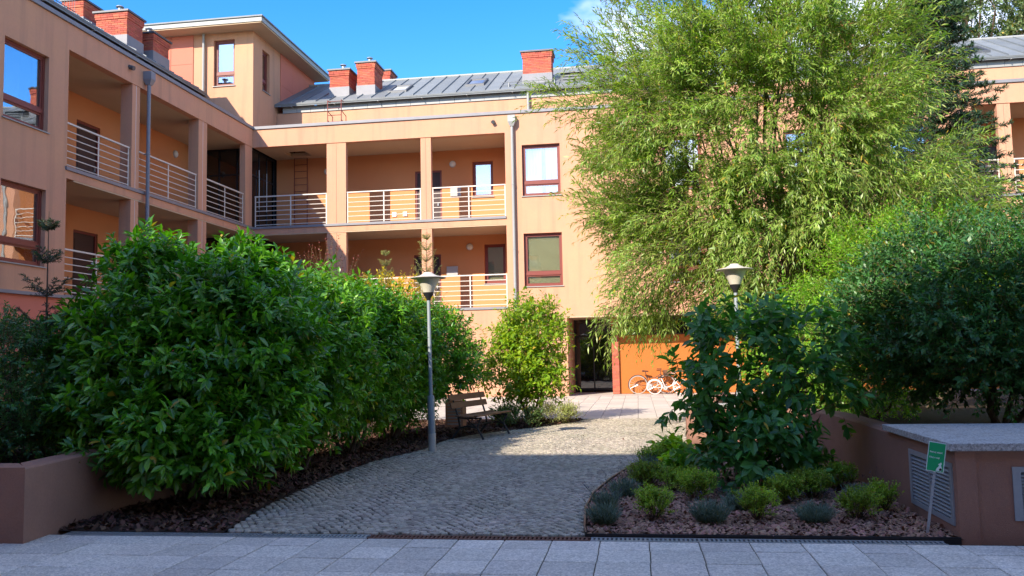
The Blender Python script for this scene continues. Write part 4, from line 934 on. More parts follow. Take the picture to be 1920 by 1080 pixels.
def bike(label, x, y, rz, R, wb, fm, tyre, kids=False):
    t = thing('bicycle', label, 'bicycle', (x, y, 0), rz=rz); ORG[t.name] = np.zeros(3)
    t.rotation_euler = (math.radians(-6), 0, rz)
    bb = (wb*.42, 0, R*.85); sd = (wb*.27, 0, R+.50 if not kids else R+.34); hd = (wb*.82, 0, R+.42 if not kids else R+.36)
    hd2 = (wb*.86, 0, R+.22 if not kids else R+.16)
    for hx in (0, wb):
        w = part('wheel', MB().ring((hx, 0, R), R-.020, .010), 'rim', t, sm=True)
        part('tyre', MB().ring((hx, 0, R), R-.004, .012, m=8), tyre, w, sm=True)
        sp_ = MB()
        for k in range(16):
            a = 2*math.pi*k/16; sp_.tube([(hx, random.choice((-.02, .02)), R), (hx+math.cos(a)*(R-.02), 0, R+math.sin(a)*(R-.02))], .0025, 3, cap=False)
        part('spokes', sp_, 'rim', w)
        part('hub', MB().tube([(hx, -.05, R), (hx, .05, R)], .022, 8), 'rim', w)
    fr_ = MB(); seat0 = (wb*.33, 0, R+.30 if not kids else R+.2)
    fr_.tube([bb, seat0, sd], .015, 8)
    if kids: fr_.tube([bb, (wb*.6, 0, R+.02), hd2], .017, 8)
    else: fr_.tube([bb, hd2], .017, 8); fr_.tube([seat0, (wb*.6, 0, R+.26), hd], .014, 8)
    fr_.tube([hd, hd2], .019, 8)
    for s in (-.045, .045):
        fr_.tube([(0, s, R), bb], .009, 6); fr_.tube([(0, s, R), seat0], .008, 6); fr_.tube([hd2, (wb*.9, s, R+.12), (wb, s, R)], .010, 6)
    fr_o = part('frame', fr_, fm, t, sm=True)
    part('crank', MB().tube([(bb[0], -.07, bb[2]), (bb[0], .07, bb[2])], .02, 8).tube([(bb[0], .07, bb[2]), (bb[0]+.12, .07, bb[2]-.1)], .009, 6).tube([(bb[0], -.07, bb[2]), (bb[0]-.12, -.07, bb[2]+.1)], .009, 6).lathe([(.085, -.05), (.085, -.045)], (bb[0], 0, bb[2]), 20, 'y'), 'rim', t)
    part('saddle', MB().hexa([(sd[0]-.13, -.085, sd[2]+.02), (sd[0]+.13, -.02, sd[2]+.01), (sd[0]+.13, .02, sd[2]+.01), (sd[0]-.13, .085, sd[2]+.02), (sd[0]-.13, -.07, sd[2]+.075), (sd[0]+.13, -.015, sd[2]+.05), (sd[0]+.13, .015, sd[2]+.05), (sd[0]-.13, .07, sd[2]+.075)]), 'black', t, bevel=.015)
    hb = MB(); z = hd[2]+.16
    hb.tube([hd, (hd[0]-.02, 0, z)], .012, 6); hb.tube([(hd[0]-.16, -.29, z+.02), (hd[0]+.03, -.2, z+.03), (hd[0]+.02, 0, z), (hd[0]+.03, .2, z+.03), (hd[0]-.16, .29, z+.02)], .011, 6)
    part('handlebar', hb, 'rim' if kids else fm, t, sm=True)
    for hx in (0, wb):
        a0, a1 = (math.radians(-10), math.radians(205)) if hx == 0 else (math.radians(20), math.radians(160))
        pts_ = [(hx+math.cos(a0+(a1-a0)*k/14)*(R+.028), 0, R+math.sin(a0+(a1-a0)*k/14)*(R+.028)) for k in range(15)]
        part('mudguard', MB().tube(pts_, .016, 6), fm, t, sm=True)
    if not kids:
        bk_ = MB(); cx, cz = hd[0]+.24, hd[2]-.10
        for k in range(9):
            for (yy) in (-.17, .17): bk_.tube([(cx-.12+k*.03, yy*.85, cz), (cx-.15+k*.037, yy, cz+.24)], .006, 4)
            bk_.tube([(cx-.12, -.145+k*.036, cz), (cx-.15, -.17+k*.042, cz+.24)], .006, 4); bk_.tube([(cx+.12, -.145+k*.036, cz), (cx+.15, -.17+k*.042, cz+.24)], .006, 4)
        for k in range(7):
            e = k/6; a = .12+.03*e; b_ = .145+.025*e; z = cz+.24*e
            bk_.tube([(cx-a, -b_, z), (cx+a, -b_, z), (cx+a, b_, z), (cx-a, b_, z), (cx-a, -b_, z)], .009, 4)
        bk_.box(cx-.12, cx+.12, -.145, .145, cz, cz+.01)
        part('basket', bk_, 'wicker', t)
    return t
bike('dark city bicycle with a wicker front basket leaning against the orange wall', -.02, 34.12, 0, .36, 1.10, 'bike_black', 'rubber')
bike('small pale childrens bicycle parked in front of the dark bicycle with basket', .62, 33.72, math.radians(-2), .275, .98, 'bike_white', 'bike_white', True)

# sign on a thin stake
sx, sy = 2.37, 7.70
sg_ = thing('garden_sign', 'small green notice plate with white lettering and a dog emblem on a leaning stake', 'sign', (sx, sy, 0), rz=math.radians(-24)); ORG[sg_.name] = np.zeros(3)
sg_.rotation_euler = (0, math.radians(9), math.radians(-22))
part('stake', MB().box(-.011, .011, 0, .012, -.05, .80), 'steel', sg_)
pw, ph, pz = .135, .25, .56
plate = part('plate', MB().box(-pw/2, pw/2, -.006, -.002, pz, pz+ph), 'sign_white', sg_)
part('green_field', MB().box(-pw/2+.006, pw/2-.006, -.0075, -.0062, pz+.006, pz+ph-.006), 'sign_green', plate)
def text(s, x, z, size, m, parent):
    c = bpy.data.curves.new('lettering', 'FONT'); c.body = s; c.size = size; c.extrude = .0004; c.align_x = 'LEFT'; c.offset = size*.02
    o = bpy.data.objects.new('tmp_text', c); COL.objects.link(o)
    bpy.context.view_layer.update()
    me = bpy.data.meshes.new_from_object(o.evaluated_get(bpy.context.evaluated_depsgraph_get())); bpy.data.objects.remove(o)
    me.name = 'lettering'; me.materials.clear(); me.materials.append(M[m])
    q = link('lettering', me, parent); q.rotation_euler = (math.radians(90), 0, 0)
    pc = ORG.get(parent.name, np.zeros(3)); q.location = (x-pc[0], -.0082-pc[1], z-pc[2]); return q
text('Szanuj zieleń', -.052, pz+.160, .0185, 'sign_white', plate)
text('Dbaj o nią!', -.052, pz+.115, .0175, 'sign_white', plate)
dg = MB(); yy = -.0085   # dog emblem: white sitting dog with a dark patch
def poly(pts, y): 
    b = len(dg.v); n_ = len(pts); dg.v.extend([(x, y, pz+z) for x, z in pts]+[(x, y+.0006, pz+z) for x, z in pts]); dg.f.append(tuple(range(b, b+n_))); dg.f.append(tuple(range(b+n_, b+2*n_))[::-1])
    for i in range(n_): dg.f.append((b+i, b+n_+i, b+n_+(i+1) % n_, b+(i+1) % n_))
poly([(.006, .012), (.05, .012), (.054, .03), (.048, .05), (.044, .062), (.048, .078), (.040, .088), (.034, .078), (.024, .072), (.022, .064), (.030, .060), (.022, .045), (.014, .035), (.010, .022)], yy)
part('dog_emblem', dg, 'sign_white', plate)
dg = MB(); poly([(.034, .016), (.05, .018), (.053, .030), (.046, .040), (.036, .036), (.031, .026)], yy-.0008); part('dog_patch', dg, 'black', plate)

# ------------------------------------------------------------------ vegetation
T_BIG = (np.array([(0, 0, 0), (-.36, .28, .05), (0, .28, -.03), (.36, .28, .05), (-.46, .62, .03), (0, .62, -.05), (.46, .62, .03), (0, 1, -.10)]), [(0, 2, 1), (0, 3, 2), (1, 2, 5), (1, 5, 4), (2, 3, 6), (2, 6, 5), (4, 5, 7), (5, 6, 7)])
T_MID = (np.array([(0, 0, 0), (-.5, .5, .06), (0, .5, -.03), (.5, .5, .06), (0, 1, -.10)]), [(0, 2, 1), (0, 3, 2), (1, 2, 4), (2, 3, 4)])
T_SML = (np.array([(0, 0, 0), (-.5, .45, .05), (.5, .45, .05), (0, 1, -.06)]), [(0, 2, 1), (1, 2, 3)])
def norm(a): return a/np.maximum(np.linalg.norm(a, axis=-1, keepdims=True), 1e-9)
def shoots(base, d, L, n, ll, lw, ang=55, droop=0., grav=.15, start=.15, fan=0, R=rng):
    """n leaves along each of the N shoots; returns leaf frames and twig points"""
    N = len(base); d = norm(d); L = np.broadcast_to(L, (N,)).astype(float)
    t = (start+(1-start)*(np.arange(n)+.5)/n)[None, :]+R.normal(0, .02, (N, n))
    G = np.array([0, 0, -1.0])
    pos = base[:, None]+d[:, None]*(L[:, None]*t)[..., None]+G*(droop*L[:, None]*t**2)[..., None]
    tan = norm(d[:, None]+G*(2*droop*t)[..., None])
    ref = np.where(np.abs(tan[..., 2:3]) > .92, np.array([1., 0, 0]), np.array([0, 0, 1.]))
    p1 = norm(np.cross(tan, ref)); p2 = np.cross(p1, tan)
    if fan: phi = np.where(np.arange(n) % 2 == 0, 0, np.pi)[None]+R.normal(0, .5, (N, n))
    else: phi = np.arange(n)[None]*2.399+R.uniform(0, 6.28, (N, 1))+R.normal(0, .3, (N, n))
    perp = p1*np.cos(phi)[..., None]+p2*np.sin(phi)[..., None]
    a = np.radians(ang)*(1.25-.55*t)+R.normal(0, .15, (N, n))
    l = norm(tan*np.cos(a)[..., None]+perp*np.sin(a)[..., None]+G*grav+R.normal(0, .10, (N, n, 3)))
    nn = tan*.6+np.array([0, 0, .55])+R.normal(0, .22, (N, n, 3)); nn = norm(nn-(nn*l).sum(-1, keepdims=True)*l)
    s = np.cross(l, nn); sc = R.uniform(.6, 1.15, (N, n))*R.uniform(.8, 1.12, (N, 1))
    return (pos.reshape(-1, 3), l.reshape(-1, 3), nn.reshape(-1, 3), s.reshape(-1, 3), (ll*sc).ravel(), (lw*sc).ravel()), (base, d, L, droop)
def cat_(fr): return tuple(np.concatenate([f[i] for f in fr]) for i in range(6))
def foliage(name, fr, T, m, parent, kind='stuff'):
    pos, l, n_, s, ll, lw = fr; V, F = T; F = np.array(F); N = len(pos)
    v = pos[:, None]+V[None, :, 0, None]*(lw[:, None]*1.0)[..., None]*s[:, None]+V[None, :, 1, None]*ll[:, None, None]*l[:, None]+V[None, :, 2, None]*ll[:, None, None]*n_[:, None]
    f = (F[None]+len(V)*np.arange(N)[:, None, None]).ravel()
    return npmesh(name, v.reshape(-1, 3), f, 3, m, parent, kind, sm=False)
def leaf_parts(fr, T, m, parent, count, score):
    """the largest leaves in view as objects of their own; the rest stay joined"""
    pos, l, n_, s, ll, lw = fr; idx = np.argsort(score)[:count]; V, F = T
    me = bpy.data.meshes.new('leaf'); me.from_pydata([(x*.38, y, z) for x, y, z in V.tolist()], [], [tuple(q) for q in F]); me.materials.append(M[m])
    r0 = float(lw.mean()/ll.mean()/.38); po = ORG[parent.name]
    for i in idx:
        o = bpy.data.objects.new('leaf', me); COL.objects.link(o); o.parent = parent
        X, Y, Z, p = s[i]*ll[i]*r0, l[i]*ll[i], n_[i]*ll[i], pos[i]-po
        o.matrix_basis = Matrix(((X[0], Y[0], Z[0], p[0]), (X[1], Y[1], Z[1], p[1]), (X[2], Y[2], Z[2], p[2]), (0, 0, 0, 1)))
    keep = np.ones(len(pos), bool); keep[idx] = False
    return tuple(a[keep] for a in fr)
def twigs(name, tw, rad, m, parent, seg=2):
    V = []; F = []; off = 0
    for (b, d, L, dr_) in tw:
        N = len(b); ring = []
        ref = np.where(np.abs(d[:, 2:3]) > .9, np.array([1., 0, 0]), np.array([0, 0, 1.])); p1 = norm(np.cross(d, ref)); p2 = np.cross(d, p1)
        for k in range(seg+1):
            t = k/seg; c = b+d*(L*t)[:, None]+np.array([0, 0, -1.])*(dr_*L*t*t)[:, None]; r = rad*(1-.75*t)
            for j in range(3): ring.append(c+p1*(r*math.cos(2.094*j))+p2*(r*math.sin(2.094*j)))
        v = np.stack(ring, 1); V.append(v.reshape(-1, 3)); n3 = 3*(seg+1)
        f = [(k*3+j, k*3+(j+1) % 3, (k+1)*3+(j+1) % 3, (k+1)*3+j) for k in range(seg) for j in range(3)]
        F.append((np.array(f)[None]+n3*np.arange(N)[:, None, None]+off).ravel()); off += N*n3
    return npmesh(name, np.concatenate(V), np.concatenate(F), 4, m, parent, 'stuff')
def limbs(parent, base, targets, r0, m='trunk', name='trunk', wob=.12, stems=1, spread=.1, fork=.4, name2='limb'):
    """trunk(s) and limbs curving to the targets"""
    base = np.array(base, float); tg = [np.array(q) for q in targets]; mb = MB()
    cen = np.mean(tg, 0)
    forks = []
    for s_ in range(stems):
        a = 2*math.pi*s_/stems+random.random(); b0 = base+np.array([math.cos(a), math.sin(a), 0])*spread*(stems > 1)
        f = b0+(cen-b0)*fork+np.array([math.cos(a), math.sin(a), 0])*spread*2.2*(stems > 1)
        mid = (b0+f)/2+rng.normal(0, wob*.3, 3)*[1, 1, 0]; mb.tube([b0-[0, 0, .1], b0+[0, 0, .05], mid, f], [r0*1.25, r0*1.05, r0*.85, r0*.65], 8); forks.append(f)
        part(name, mb, m, parent, sm=True); mb = MB()
    lb = MB()
    for q in tg:
        f = min(forks, key=lambda k: np.linalg.norm(q-k)); L = np.linalg.norm(q-f); m1_ = f+(q-f)*.4+rng.normal(0, wob, 3)*L*.3+[0, 0, L*.10]
        m2_ = f+(q-f)*.75+rng.normal(0, wob, 3)*L*.2+[0, 0, L*.07]
        lb.tube([f, m1_, m2_, q], [r0*.42, r0*.28, r0*.16, r0*.05], 5, cap=False)
    part(name2, lb, m, parent, sm=True, kind='stuff')
def dirs(n, R=rng):
    v = R.normal(0, 1, (n, 3)); return norm(v)
def blob(c, r, n, p=2.0, lo=.55, hi=1.0, zmin=None, R=rng):
    """points in a superellipsoid shell"""
    d = dirs(n, R); k = (np.abs(d)**p).sum(1, keepdims=True)**(1/p); d = d/k
    q = np.array(c)+d*np.array(r)*R.uniform(lo, hi, (n, 1))**.6
    if zmin is not None: q[:, 2] = np.maximum(q[:, 2], zmin+R.uniform(0, .25, n))
    return q
CAMP = np.array([0, 0, 1.6])
def bush(name, label, cat, base, lobes, m, leaf, nclump, nshoot, cr, sl, nl, T=T_BIG, group=None, ang=55, droop=0, grav=.15, upb=.5, outb=.6, p=2.3, lo=.6, tw='twig', parts_=0, r0=.03, stems=4, fan=0, zmin=.2, nlimb=26, twr=.004, score=None):
    t = thing(name, label, cat, base, group)
    cl = np.concatenate([blob(c, r, max(3, int(nclump*w)), p, lo, 1, zmin) for (c, r, w) in lobes])
    cc = np.concatenate([np.repeat([np.array(c, float)], max(3, int(nclump*w)), 0) for (c, r, w) in lobes])
    out_ = norm(cl-cc)
    b = np.repeat(cl, nshoot, 0); o_ = np.repeat(out_, nshoot, 0); rd = dirs(len(b))
    dd = norm(rd*.8+o_*outb+np.array([0, 0, upb]))
    b = b+rd*cr*rng.uniform(.1, 1, (len(b), 1)); b[:, 2] = np.maximum(b[:, 2], zmin*.7)
    L = sl*rng.uniform(.6, 1.25, len(b))
    fr, tw_ = shoots(b, dd, L, nl, leaf[0], leaf[1], ang, droop, grav, fan=fan)
    if parts_:
        tocam = norm(CAMP-fr[0]); sc = np.linalg.norm(fr[0]-CAMP, axis=1)-.35*(np.repeat(o_, nl, 0)*tocam).sum(1)-.2*np.abs((fr[2]*tocam).sum(1))
        sc += rng.uniform(0, .9, len(sc))
        fr = leaf_parts(fr, T, m, t, parts_, sc)
    foliage('foliage', fr, T, m, t); twigs('twigs', [tw_], twr, tw, t)
    sel = cl[rng.permutation(len(cl))[:nlimb]]; limbs(t, base, sel, r0, stems=stems, spread=.12, fork=.35, name='stem', name2='branches')
    return t

# laurel hedge on the left, one shrub after another
LG = 'cherry laurels forming the hedge left of the path'
bush('laurel_shrub', 'large glossy cherry laurel nearest the foreground beside the brown planter wall', 'shrub', (-5.3, 9.5, 0),
     [((-5.3, 9.5, 1.55), (1.28, 1.2, .95), .52), ((-5.85, 9.5, 2.35), (.55, .6, .72), .10), ((-5.2, 9.9, 2.55), (.5, .5, .4), .06), ((-6.45, 9.3, 1.75), (.5, .6, .5), .07), ((-4.3, 9.3, 1.75), (.42, .6, .5), .07), ((-4.75, 9.6, 2.15), (.6, .8, .55), .10), ((-4.75, 9.3, .95), (.75, .75, .5), .14), ((-5.95, 9.1, 1.0), (.55, .6, .35), .07), ((-5.05, 8.6, .85), (.75, .45, .38), .12)], 'lf_laurel', (.15, .060), 300, 14, .24, .24, 10, T_BIG, LG, parts_=300, r0=.045, zmin=.3, lo=.5, tw='twig_g', grav=.22)
bush('laurel_shrub', 'second laurel along the path, right behind the big foreground one', 'shrub', (-5.0, 11.9, 0),
     [((-5.15, 11.8, 1.55), (1.05, 1.15, 1.10), 1.0), ((-4.85, 12.3, 2.3), (.7, .8, .45), .15), ((-5.35, 11.2, 2.25), (.8, .7, .55), .2)], 'lf_laurel_sun', (.14, .055), 260, 12, .25, .25, 9, T_MID, LG, r0=.04, zmin=.3, lo=.55, tw='twig_g', grav=.22)
bush('laurel_shrub', 'third laurel in the hedge, sunlit on top, just short of the left lamp', 'shrub', (-4.95, 14.0, 0),
     [((-5.05, 13.9, 1.65), (1.0, 1.1, 1.2), 1.0), ((-4.7, 14.6, 2.2), (.6, .7, .5), .15)], 'lf_laurel_sun', (.14, .055), 240, 12, .25, .25, 8, T_MID, LG, r0=.04, zmin=.3, lo=.55, tw='twig_g', grav=.22)
bush('laurel_shrub', 'laurel at the far end of the hedge rising behind the lamp and the bench', 'shrub', (-4.9, 16.4, 0),
     [((-4.95, 16.3, 1.6), (1.0, 1.3, 1.15), .85), ((-4.3, 17.5, 1.65), (.85, .9, .85), .45)], 'lf_laurel_sun', (.13, .052), 260, 12, .24, .24, 8, T_MID, LG, r0=.04, zmin=.35, lo=.55, tw='twig_g', grav=.22)
# golden, reddish and larch tips behind the hedge
bush('golden_shrub', 'golden yellow leaved shrub showing its top behind the laurel hedge', 'shrub', (-5.5, 17.7, 0), [((-5.4, 17.6, 2.75), (1.15, .5, .42), 1)], 'lf_golden', (.07, .035), 60, 8, .2, .35, 12, T_SML, upb=1.3, r0=.02)
bush('red_shrub', 'thin purple leaved twigs poking above the hedge before the broad gallery column', 'shrub', (-6.2, 16.3, 0), [((-6.15, 16.2, 2.9), (.55, .4, .75), 1)], 'lf_red', (.05, .025), 16, 5, .15, .5, 12, T_SML, upb=1.6, r0=.015)
def conifer(name, label, cat, x, y, z0, h, r, m, nw, group=None, needle=.03, nb=9, droop=.1, dens=26, tip=True, r0=.05):
    t = thing(name, label, cat, (x, y, z0), group); mb = MB().tube([(x, y, z0-.05), (x, y, z0+h*.5), (x, y, z0+h)], [r0, r0*.6, r0*.1], 8); part('trunk', mb, 'trunk', t, sm=True)
    B = []; D = []; L = []
    for k in range(nw):
        f = (k+.5)/nw; z = z0+h*(.06+.93*f); rr = r*(1-f)**.8+.05
        for j in range(nb):
            a = 2*math.pi*(j/nb)+k*.7+random.uniform(-.25, .25); B.append((x, y, z+random.uniform(-.05, .05)*h/nw)); D.append((math.cos(a), math.sin(a), .15+.6*f)); L.append(rr*random.uniform(.75, 1.1))
    B, D, L = np.array(B), norm(np.array(D)), np.array(L)
    # side twigs along each bough, needles along every twig
    n2 = 9; tt = (np.arange(n2)+.7)/n2; P = B[:, None]+D[:, None]*(L[:, None]*tt)[..., None]+np.array([0, 0, -1.])*(droop*L[:, None]*tt**2)[..., None]
    side = norm(np.cross(D, [0, 0, 1.]))[:, None]*np.where(np.arange(n2) % 2 == 0, 1, -1)[None, :, None]
    d2 = norm(D[:, None]*.8+side+rng.normal(0, .15, (len(B), n2, 3))); L2 = (L[:, None]*.40*(1.05-tt)+.06)
    fr1, tw1 = shoots(P.reshape(-1, 3), d2.reshape(-1, 3), L2.ravel(), dens, needle, needle*.22, 50, .08, 0, .02)
    fr2, tw2 = shoots(B, D, L, dens*2, needle, needle*.22, 50, droop, 0, .02)
    foliage('needles', cat_([fr1, fr2]), T_SML, m, t); twigs('boughs', [tw2, tw1], .006 if h < 6 else .02, 'twig' if 'larch' in name else 'trunk', t); return t
conifer('larch_tree', 'pale young larch tip standing above the hedge left of the left lamp', 'tree', -6.15, 20.2, 0, 4.35, .65, 'lf_larch', 15, 'larch tips above the hedge', .04, 5, -.5, 9, r0=.015)
conifer('larch_tree', 'feathery larch top directly left of the slim sunlit gallery column', 'tree', -5.0, 19.8, 0, 4.65, .95, 'lf_larch', 16, 'larch tips above the hedge', .04, 5, -.6, 9, r0=.03)
conifer('spruce_sapling', 'thin young spruce with sparse needles in front of the lower left window', 'tree', -6.95, 9.1, .5, 2.95, .50, 'lf_conifer', 7, None, .04, 4, -.35, 26, r0=.022)
bush('planter_shrub', 'dark small leaved shrub filling the left planter at the picture edge', 'shrub', (-7.4, 8.8, .5), [((-7.7, 8.9, 1.2), (1.35, 1.1, .85), 1)], 'lf_dark', (.055, .026), 260, 15, .22, .22, 14, T_SML, r0=.03, zmin=.72)
bush('planter_shrub', 'dark shrub deeper in the left planter between the spruce and the wing wall', 'shrub', (-8.6, 12, 0), [((-8.6, 12, .9), (1.9, 1.4, .9), 1)], 'lf_dark', (.05, .025), 160, 12, .25, .25, 12, T_SML, r0=.03)

# yellow green shrub in the middle
bush('magnolia_shrub', 'sunlit yellow green shrub at the end of the hedge near the passage', 'shrub', (-2.6, 20.5, 0),
     [((-2.55, 20.3, 1.75), (.85, .9, .95), .7), ((-2.55, 20.4, 2.35), (.55, .6, .65), .2), ((-3.05, 20.2, 1.3), (.75, .7, .8), .25), ((-2.3, 20.2, 1.0), (.55, .6, .45), .15)], 'lf_yellow', (.14, .062), 150, 7, .2, .34, 8, T_MID, parts_=300, r0=.03, ang=60, upb=.35, zmin=.4, lo=.35, stems=5)
bush('low_plant', 'low green perennials at the foot of the yellow green shrub', 'plant', (-2.75, 18.9, 0), [((-2.75, 19.1, .14), (.5, .5, .2), 1)], 'lf_grass', (.10, .035), 60, 6, .1, .2, 6, T_SML, r0=.008, zmin=.04, upb=1)
bush('low_plant', 'dry grassy perennials by the tip of the middle flower bed', 'plant', (-2.0, 20.0, 0), [((-2.0, 20.0, .14), (.5, .45, .2), 1)], 'lf_larch', (.10, .015), 60, 6, .1, .2, 8, T_SML, r0=.008, zmin=.04, upb=1)

# magnolia on the right bed
bush('broadleaf_shrub', 'dark broad leaved magnolia shrub rising from the bark mulched bed on the right', 'shrub', (1.15, 10.6, 0),
     [((1.30, 10.6, 1.35), (.82, .8, .80), .5), ((1.02, 10.5, 1.45), (.32, .45, .75), .14), ((1.85, 10.5, 1.6), (.65, .6, .5), .22), ((1.35, 10.15, .48), (.65, .5, .36), .55), ((2.3, 10.3, .95), (.3, .3, .12), .04), ((.55, 10.4, 1.15), (.25, .3, .2), .05)], 'lf_magnolia', (.165, .082), 74, 5, .16, .26, 8, T_BIG, parts_=300, r0=.022, ang=62, upb=.35, zmin=.12, lo=.3, stems=5, grav=.3)
# shrubs in the raised bed on the right
bush('dark_shrub', 'large dark small leaved shrub overhanging the utility box on the right', 'shrub', (4.4, 11.2, .58),
     [((4.5, 11.0, 2.0), (1.95, 1.3, 1.0), .7), ((3.7, 11.2, 2.5), (.75, .7, .65), .08), ((5.3, 11.2, 2.75), (.9, .8, .55), .1), ((4.5, 10.2, 1.7), (1.2, .8, .6), .12), ((3.35, 11.6, 1.75), (.7, .8, .75), .2), ((5.9, 10.6, 2.2), (1.2, 1.2, 1.0), .2)], 'lf_dark', (.078, .034), 430, 14, .24, .26, 13, T_SML, r0=.045, zmin=.95, lo=.45)
bush('dark_shrub', 'shaded shrub at the right edge behind the utility box, partly under the larger dark one', 'shrub', (6.6, 12.6, .58), [((6.6, 12.6, 1.9), (1.7, 1.3, 1.3), 1)], 'lf_dark', (.06, .026), 200, 12, .28, .28, 12, T_SML, r0=.04, zmin=.9)
bush('bright_shrub', 'bright green shrub behind the retaining wall beside the right lamp', 'shrub', (2.6, 14.6, .58), [((2.75, 14.7, 1.6), (.85, .8, .95), 1)], 'lf_bright', (.085, .04), 120, 10, .2, .26, 9, T_MID, r0=.03, zmin=.7)
bush('bright_shrub', 'sunlit yellowish shrub rising behind the dark shrub near the right gallery', 'shrub', (5.0, 15.4, .58), [((4.7, 15.4, 2.5), (1.6, 1.0, 1.4), .8), ((6.5, 15.0, 2.3), (1.1, .9, .9), .3)], 'lf_bright', (.085, .032), 230, 11, .26, .30, 11, T_MID, r0=.045, zmin=.8)
bush('bright_shrub', 'mid green shrub low between the retaining wall and the dark shrub', 'shrub', (3.4, 13.2, .58), [((3.45, 13.2, 1.35), (.75, .65, .75), 1)], 'lf_bright', (.06, .028), 110, 10, .2, .24, 10, T_SML, r0=.025, zmin=.7)

# big willow
def willow():
    base = (3.6, 18.6, .55)
    t = thing('willow_tree', 'tall sunlit willow with drooping narrow leaves hiding the right half of the facade', 'tree', base)
    lobes = [((2.6, 18.4, 6.4), (3.0, 2.8, 4.0), 96), ((5.1, 18.2, 4.5), (2.0, 2.2, 1.7), 34), ((.5, 18.2, 6.4), (1.9, 1.8, 2.3), 26), ((1.1, 18.1, 4.0), (1.5, 1.6, 1.2), 18), ((3.4, 18.0, 3.4), (2.7, 1.7, 1.4), 40), ((3.0, 18.6, 9.4), (2.4, 2.2, 1.9), 28), ((.9, 18.6, 8.9), (1.5, 1.5, 1.3), 10), ((-.2, 18.3, 4.9), (.8, .9, .8), 5), ((.2, 18.0, 2.75), (.7, .7, .4), 5), ((3.1, 16.9, 6.6), (2.3, .9, 2.9), 66)]
    cl = np.concatenate([blob(c, r, n, 2, .35, 1) for c, r, n in lobes]); cen = np.array([3.2, 18.4, 5.6])
    out_ = norm((cl-cen)*[1, 1, .6])
    ns = 50; b = np.repeat(cl, ns, 0); o_ = np.repeat(out_, ns, 0); rd = dirs(len(b))
    cd_ = np.repeat(norm(out_*.9+rng.normal(0, .45, (len(cl), 3))+[0, 0, .25]), ns, 0); b = b+rd*.34*rng.uniform(.1, 1, (len(b), 1))+cd_*rng.uniform(-.7, .7, (len(b), 1)); d = norm(rd*.55+cd_*1.0+[0, 0, .1])
    topf = np.clip((b[:, 2]-8)/2, 0, 1)[:, None]; d = norm(d+np.array([0, 0, .9])*topf)
    L = rng.uniform(.35, .85, len(b))
    fr, tw_ = shoots(b, d, L, 15, .15, .030, 40, .30, .25)
    foliage('foliage', fr, T_SML, 'lf_willow', t); twigs('twigs', [tw_], .006, 'twig', t, seg=3)
    sel = cl[rng.permutation(len(cl))[:80]]; limbs(t, base, sel, .085, stems=5, spread=.28, fork=.34, wob=.18, name='trunk', name2='limb')
willow()
# drooping sprays low in front of the passage
conifer('spruce_tree', 'dark spruce with layered boughs standing behind the willow at the right', 'tree', 9.0, 26.5, .5, 14.5, 3.6, 'lf_conifer', 38, None, .15, 10, .22, 34, r0=.2)
def tree(label, base, lobes, m, r0, ns=16, leaf=(.16, .09), group=None, sl=.7, nl=12, name='background_tree'):
    t = thing(name, label, 'tree', base, group)
    cl = np.concatenate([blob(c, r, n, 2, .35, 1) for c, r, n in lobes]); cen = np.array(lobes[0][0])
    b = np.repeat(cl, ns, 0); o_ = np.repeat(norm(cl-cen), ns, 0); rd = dirs(len(b)); b = b+rd*.9*rng.uniform(.1, 1, (len(b), 1))
    fr, tw_ = shoots(b, norm(rd+o_*.5+[0, 0, .3]), rng.uniform(.5, 1.1, len(b))*sl, nl, *leaf, 55, .2, .1)
    foliage('foliage', fr, T_SML, m, t); twigs('twigs', [tw_], .012, 'twig', t)
    limbs(t, base, cl[rng.permutation(len(cl))[:40]], r0, stems=1, fork=.45, wob=.2, name='trunk', name2='limb')
tree('tall tree showing its airy crown above the zinc roof at the upper right', (20.5, 51, 0), [((20.5, 51, 19.5), (6.5, 4, 5.5), 130)], 'lf_far', .3, 30, (.24, .13), 'trees beyond the roof', 1.2)
tree('second roof height tree, further right and partly outside the picture', (29, 54, 0), [((29, 54, 20), (6, 4, 6), 80)], 'lf_far', .35, 16, (.24, .13), 'trees beyond the roof', 1.2)

# low planting in the right bed
def lavender(x, y, r, h, label):
    t = thing('lavender', label, 'plant', (x, y, .02), 'lavender clumps in the flower bed'); n = int(240*r/.17)
    a = rng.uniform(0, 6.28, n); s_ = rng.uniform(0, 1, n)**.7
    base = np.stack([x+np.cos(a)*r*.45*s_, y+np.sin(a)*r*.45*s_, np.full(n, .02)], 1); d = np.stack([np.cos(a)*s_*.75, np.sin(a)*s_*.75, np.ones(n)], 1)+rng.normal(0, .14, (n, 3))
    fr, tw_ = shoots(base, d, h*rng.uniform(.6, 1.05, n), 16, .042, .005, 32, .05, 0, .15)
    foliage('leaves', fr, T_SML, 'lf_lav', t); twigs('stems', [tw_], .0018, 'twig_g', t)
    m = 16; a = rng.uniform(0, 6.28, m); base = np.stack([x+np.cos(a)*r*.3, y+np.sin(a)*r*.3, np.full(m, .05)], 1); d = np.stack([np.cos(a)*.55-.25, np.sin(a)*.4, np.ones(m)], 1)+rng.normal(0, .15, (m, 3))
    L = h*rng.uniform(1.3, 1.9, m); fr2, tw2 = shoots(base, d, L, 9, .012, .008, 40, .08, 0, .86); foliage('flower_spikes', fr2, T_SML, 'lf_flower', t); twigs('flower_stems', [tw2], .0016, 'twig_g', t)
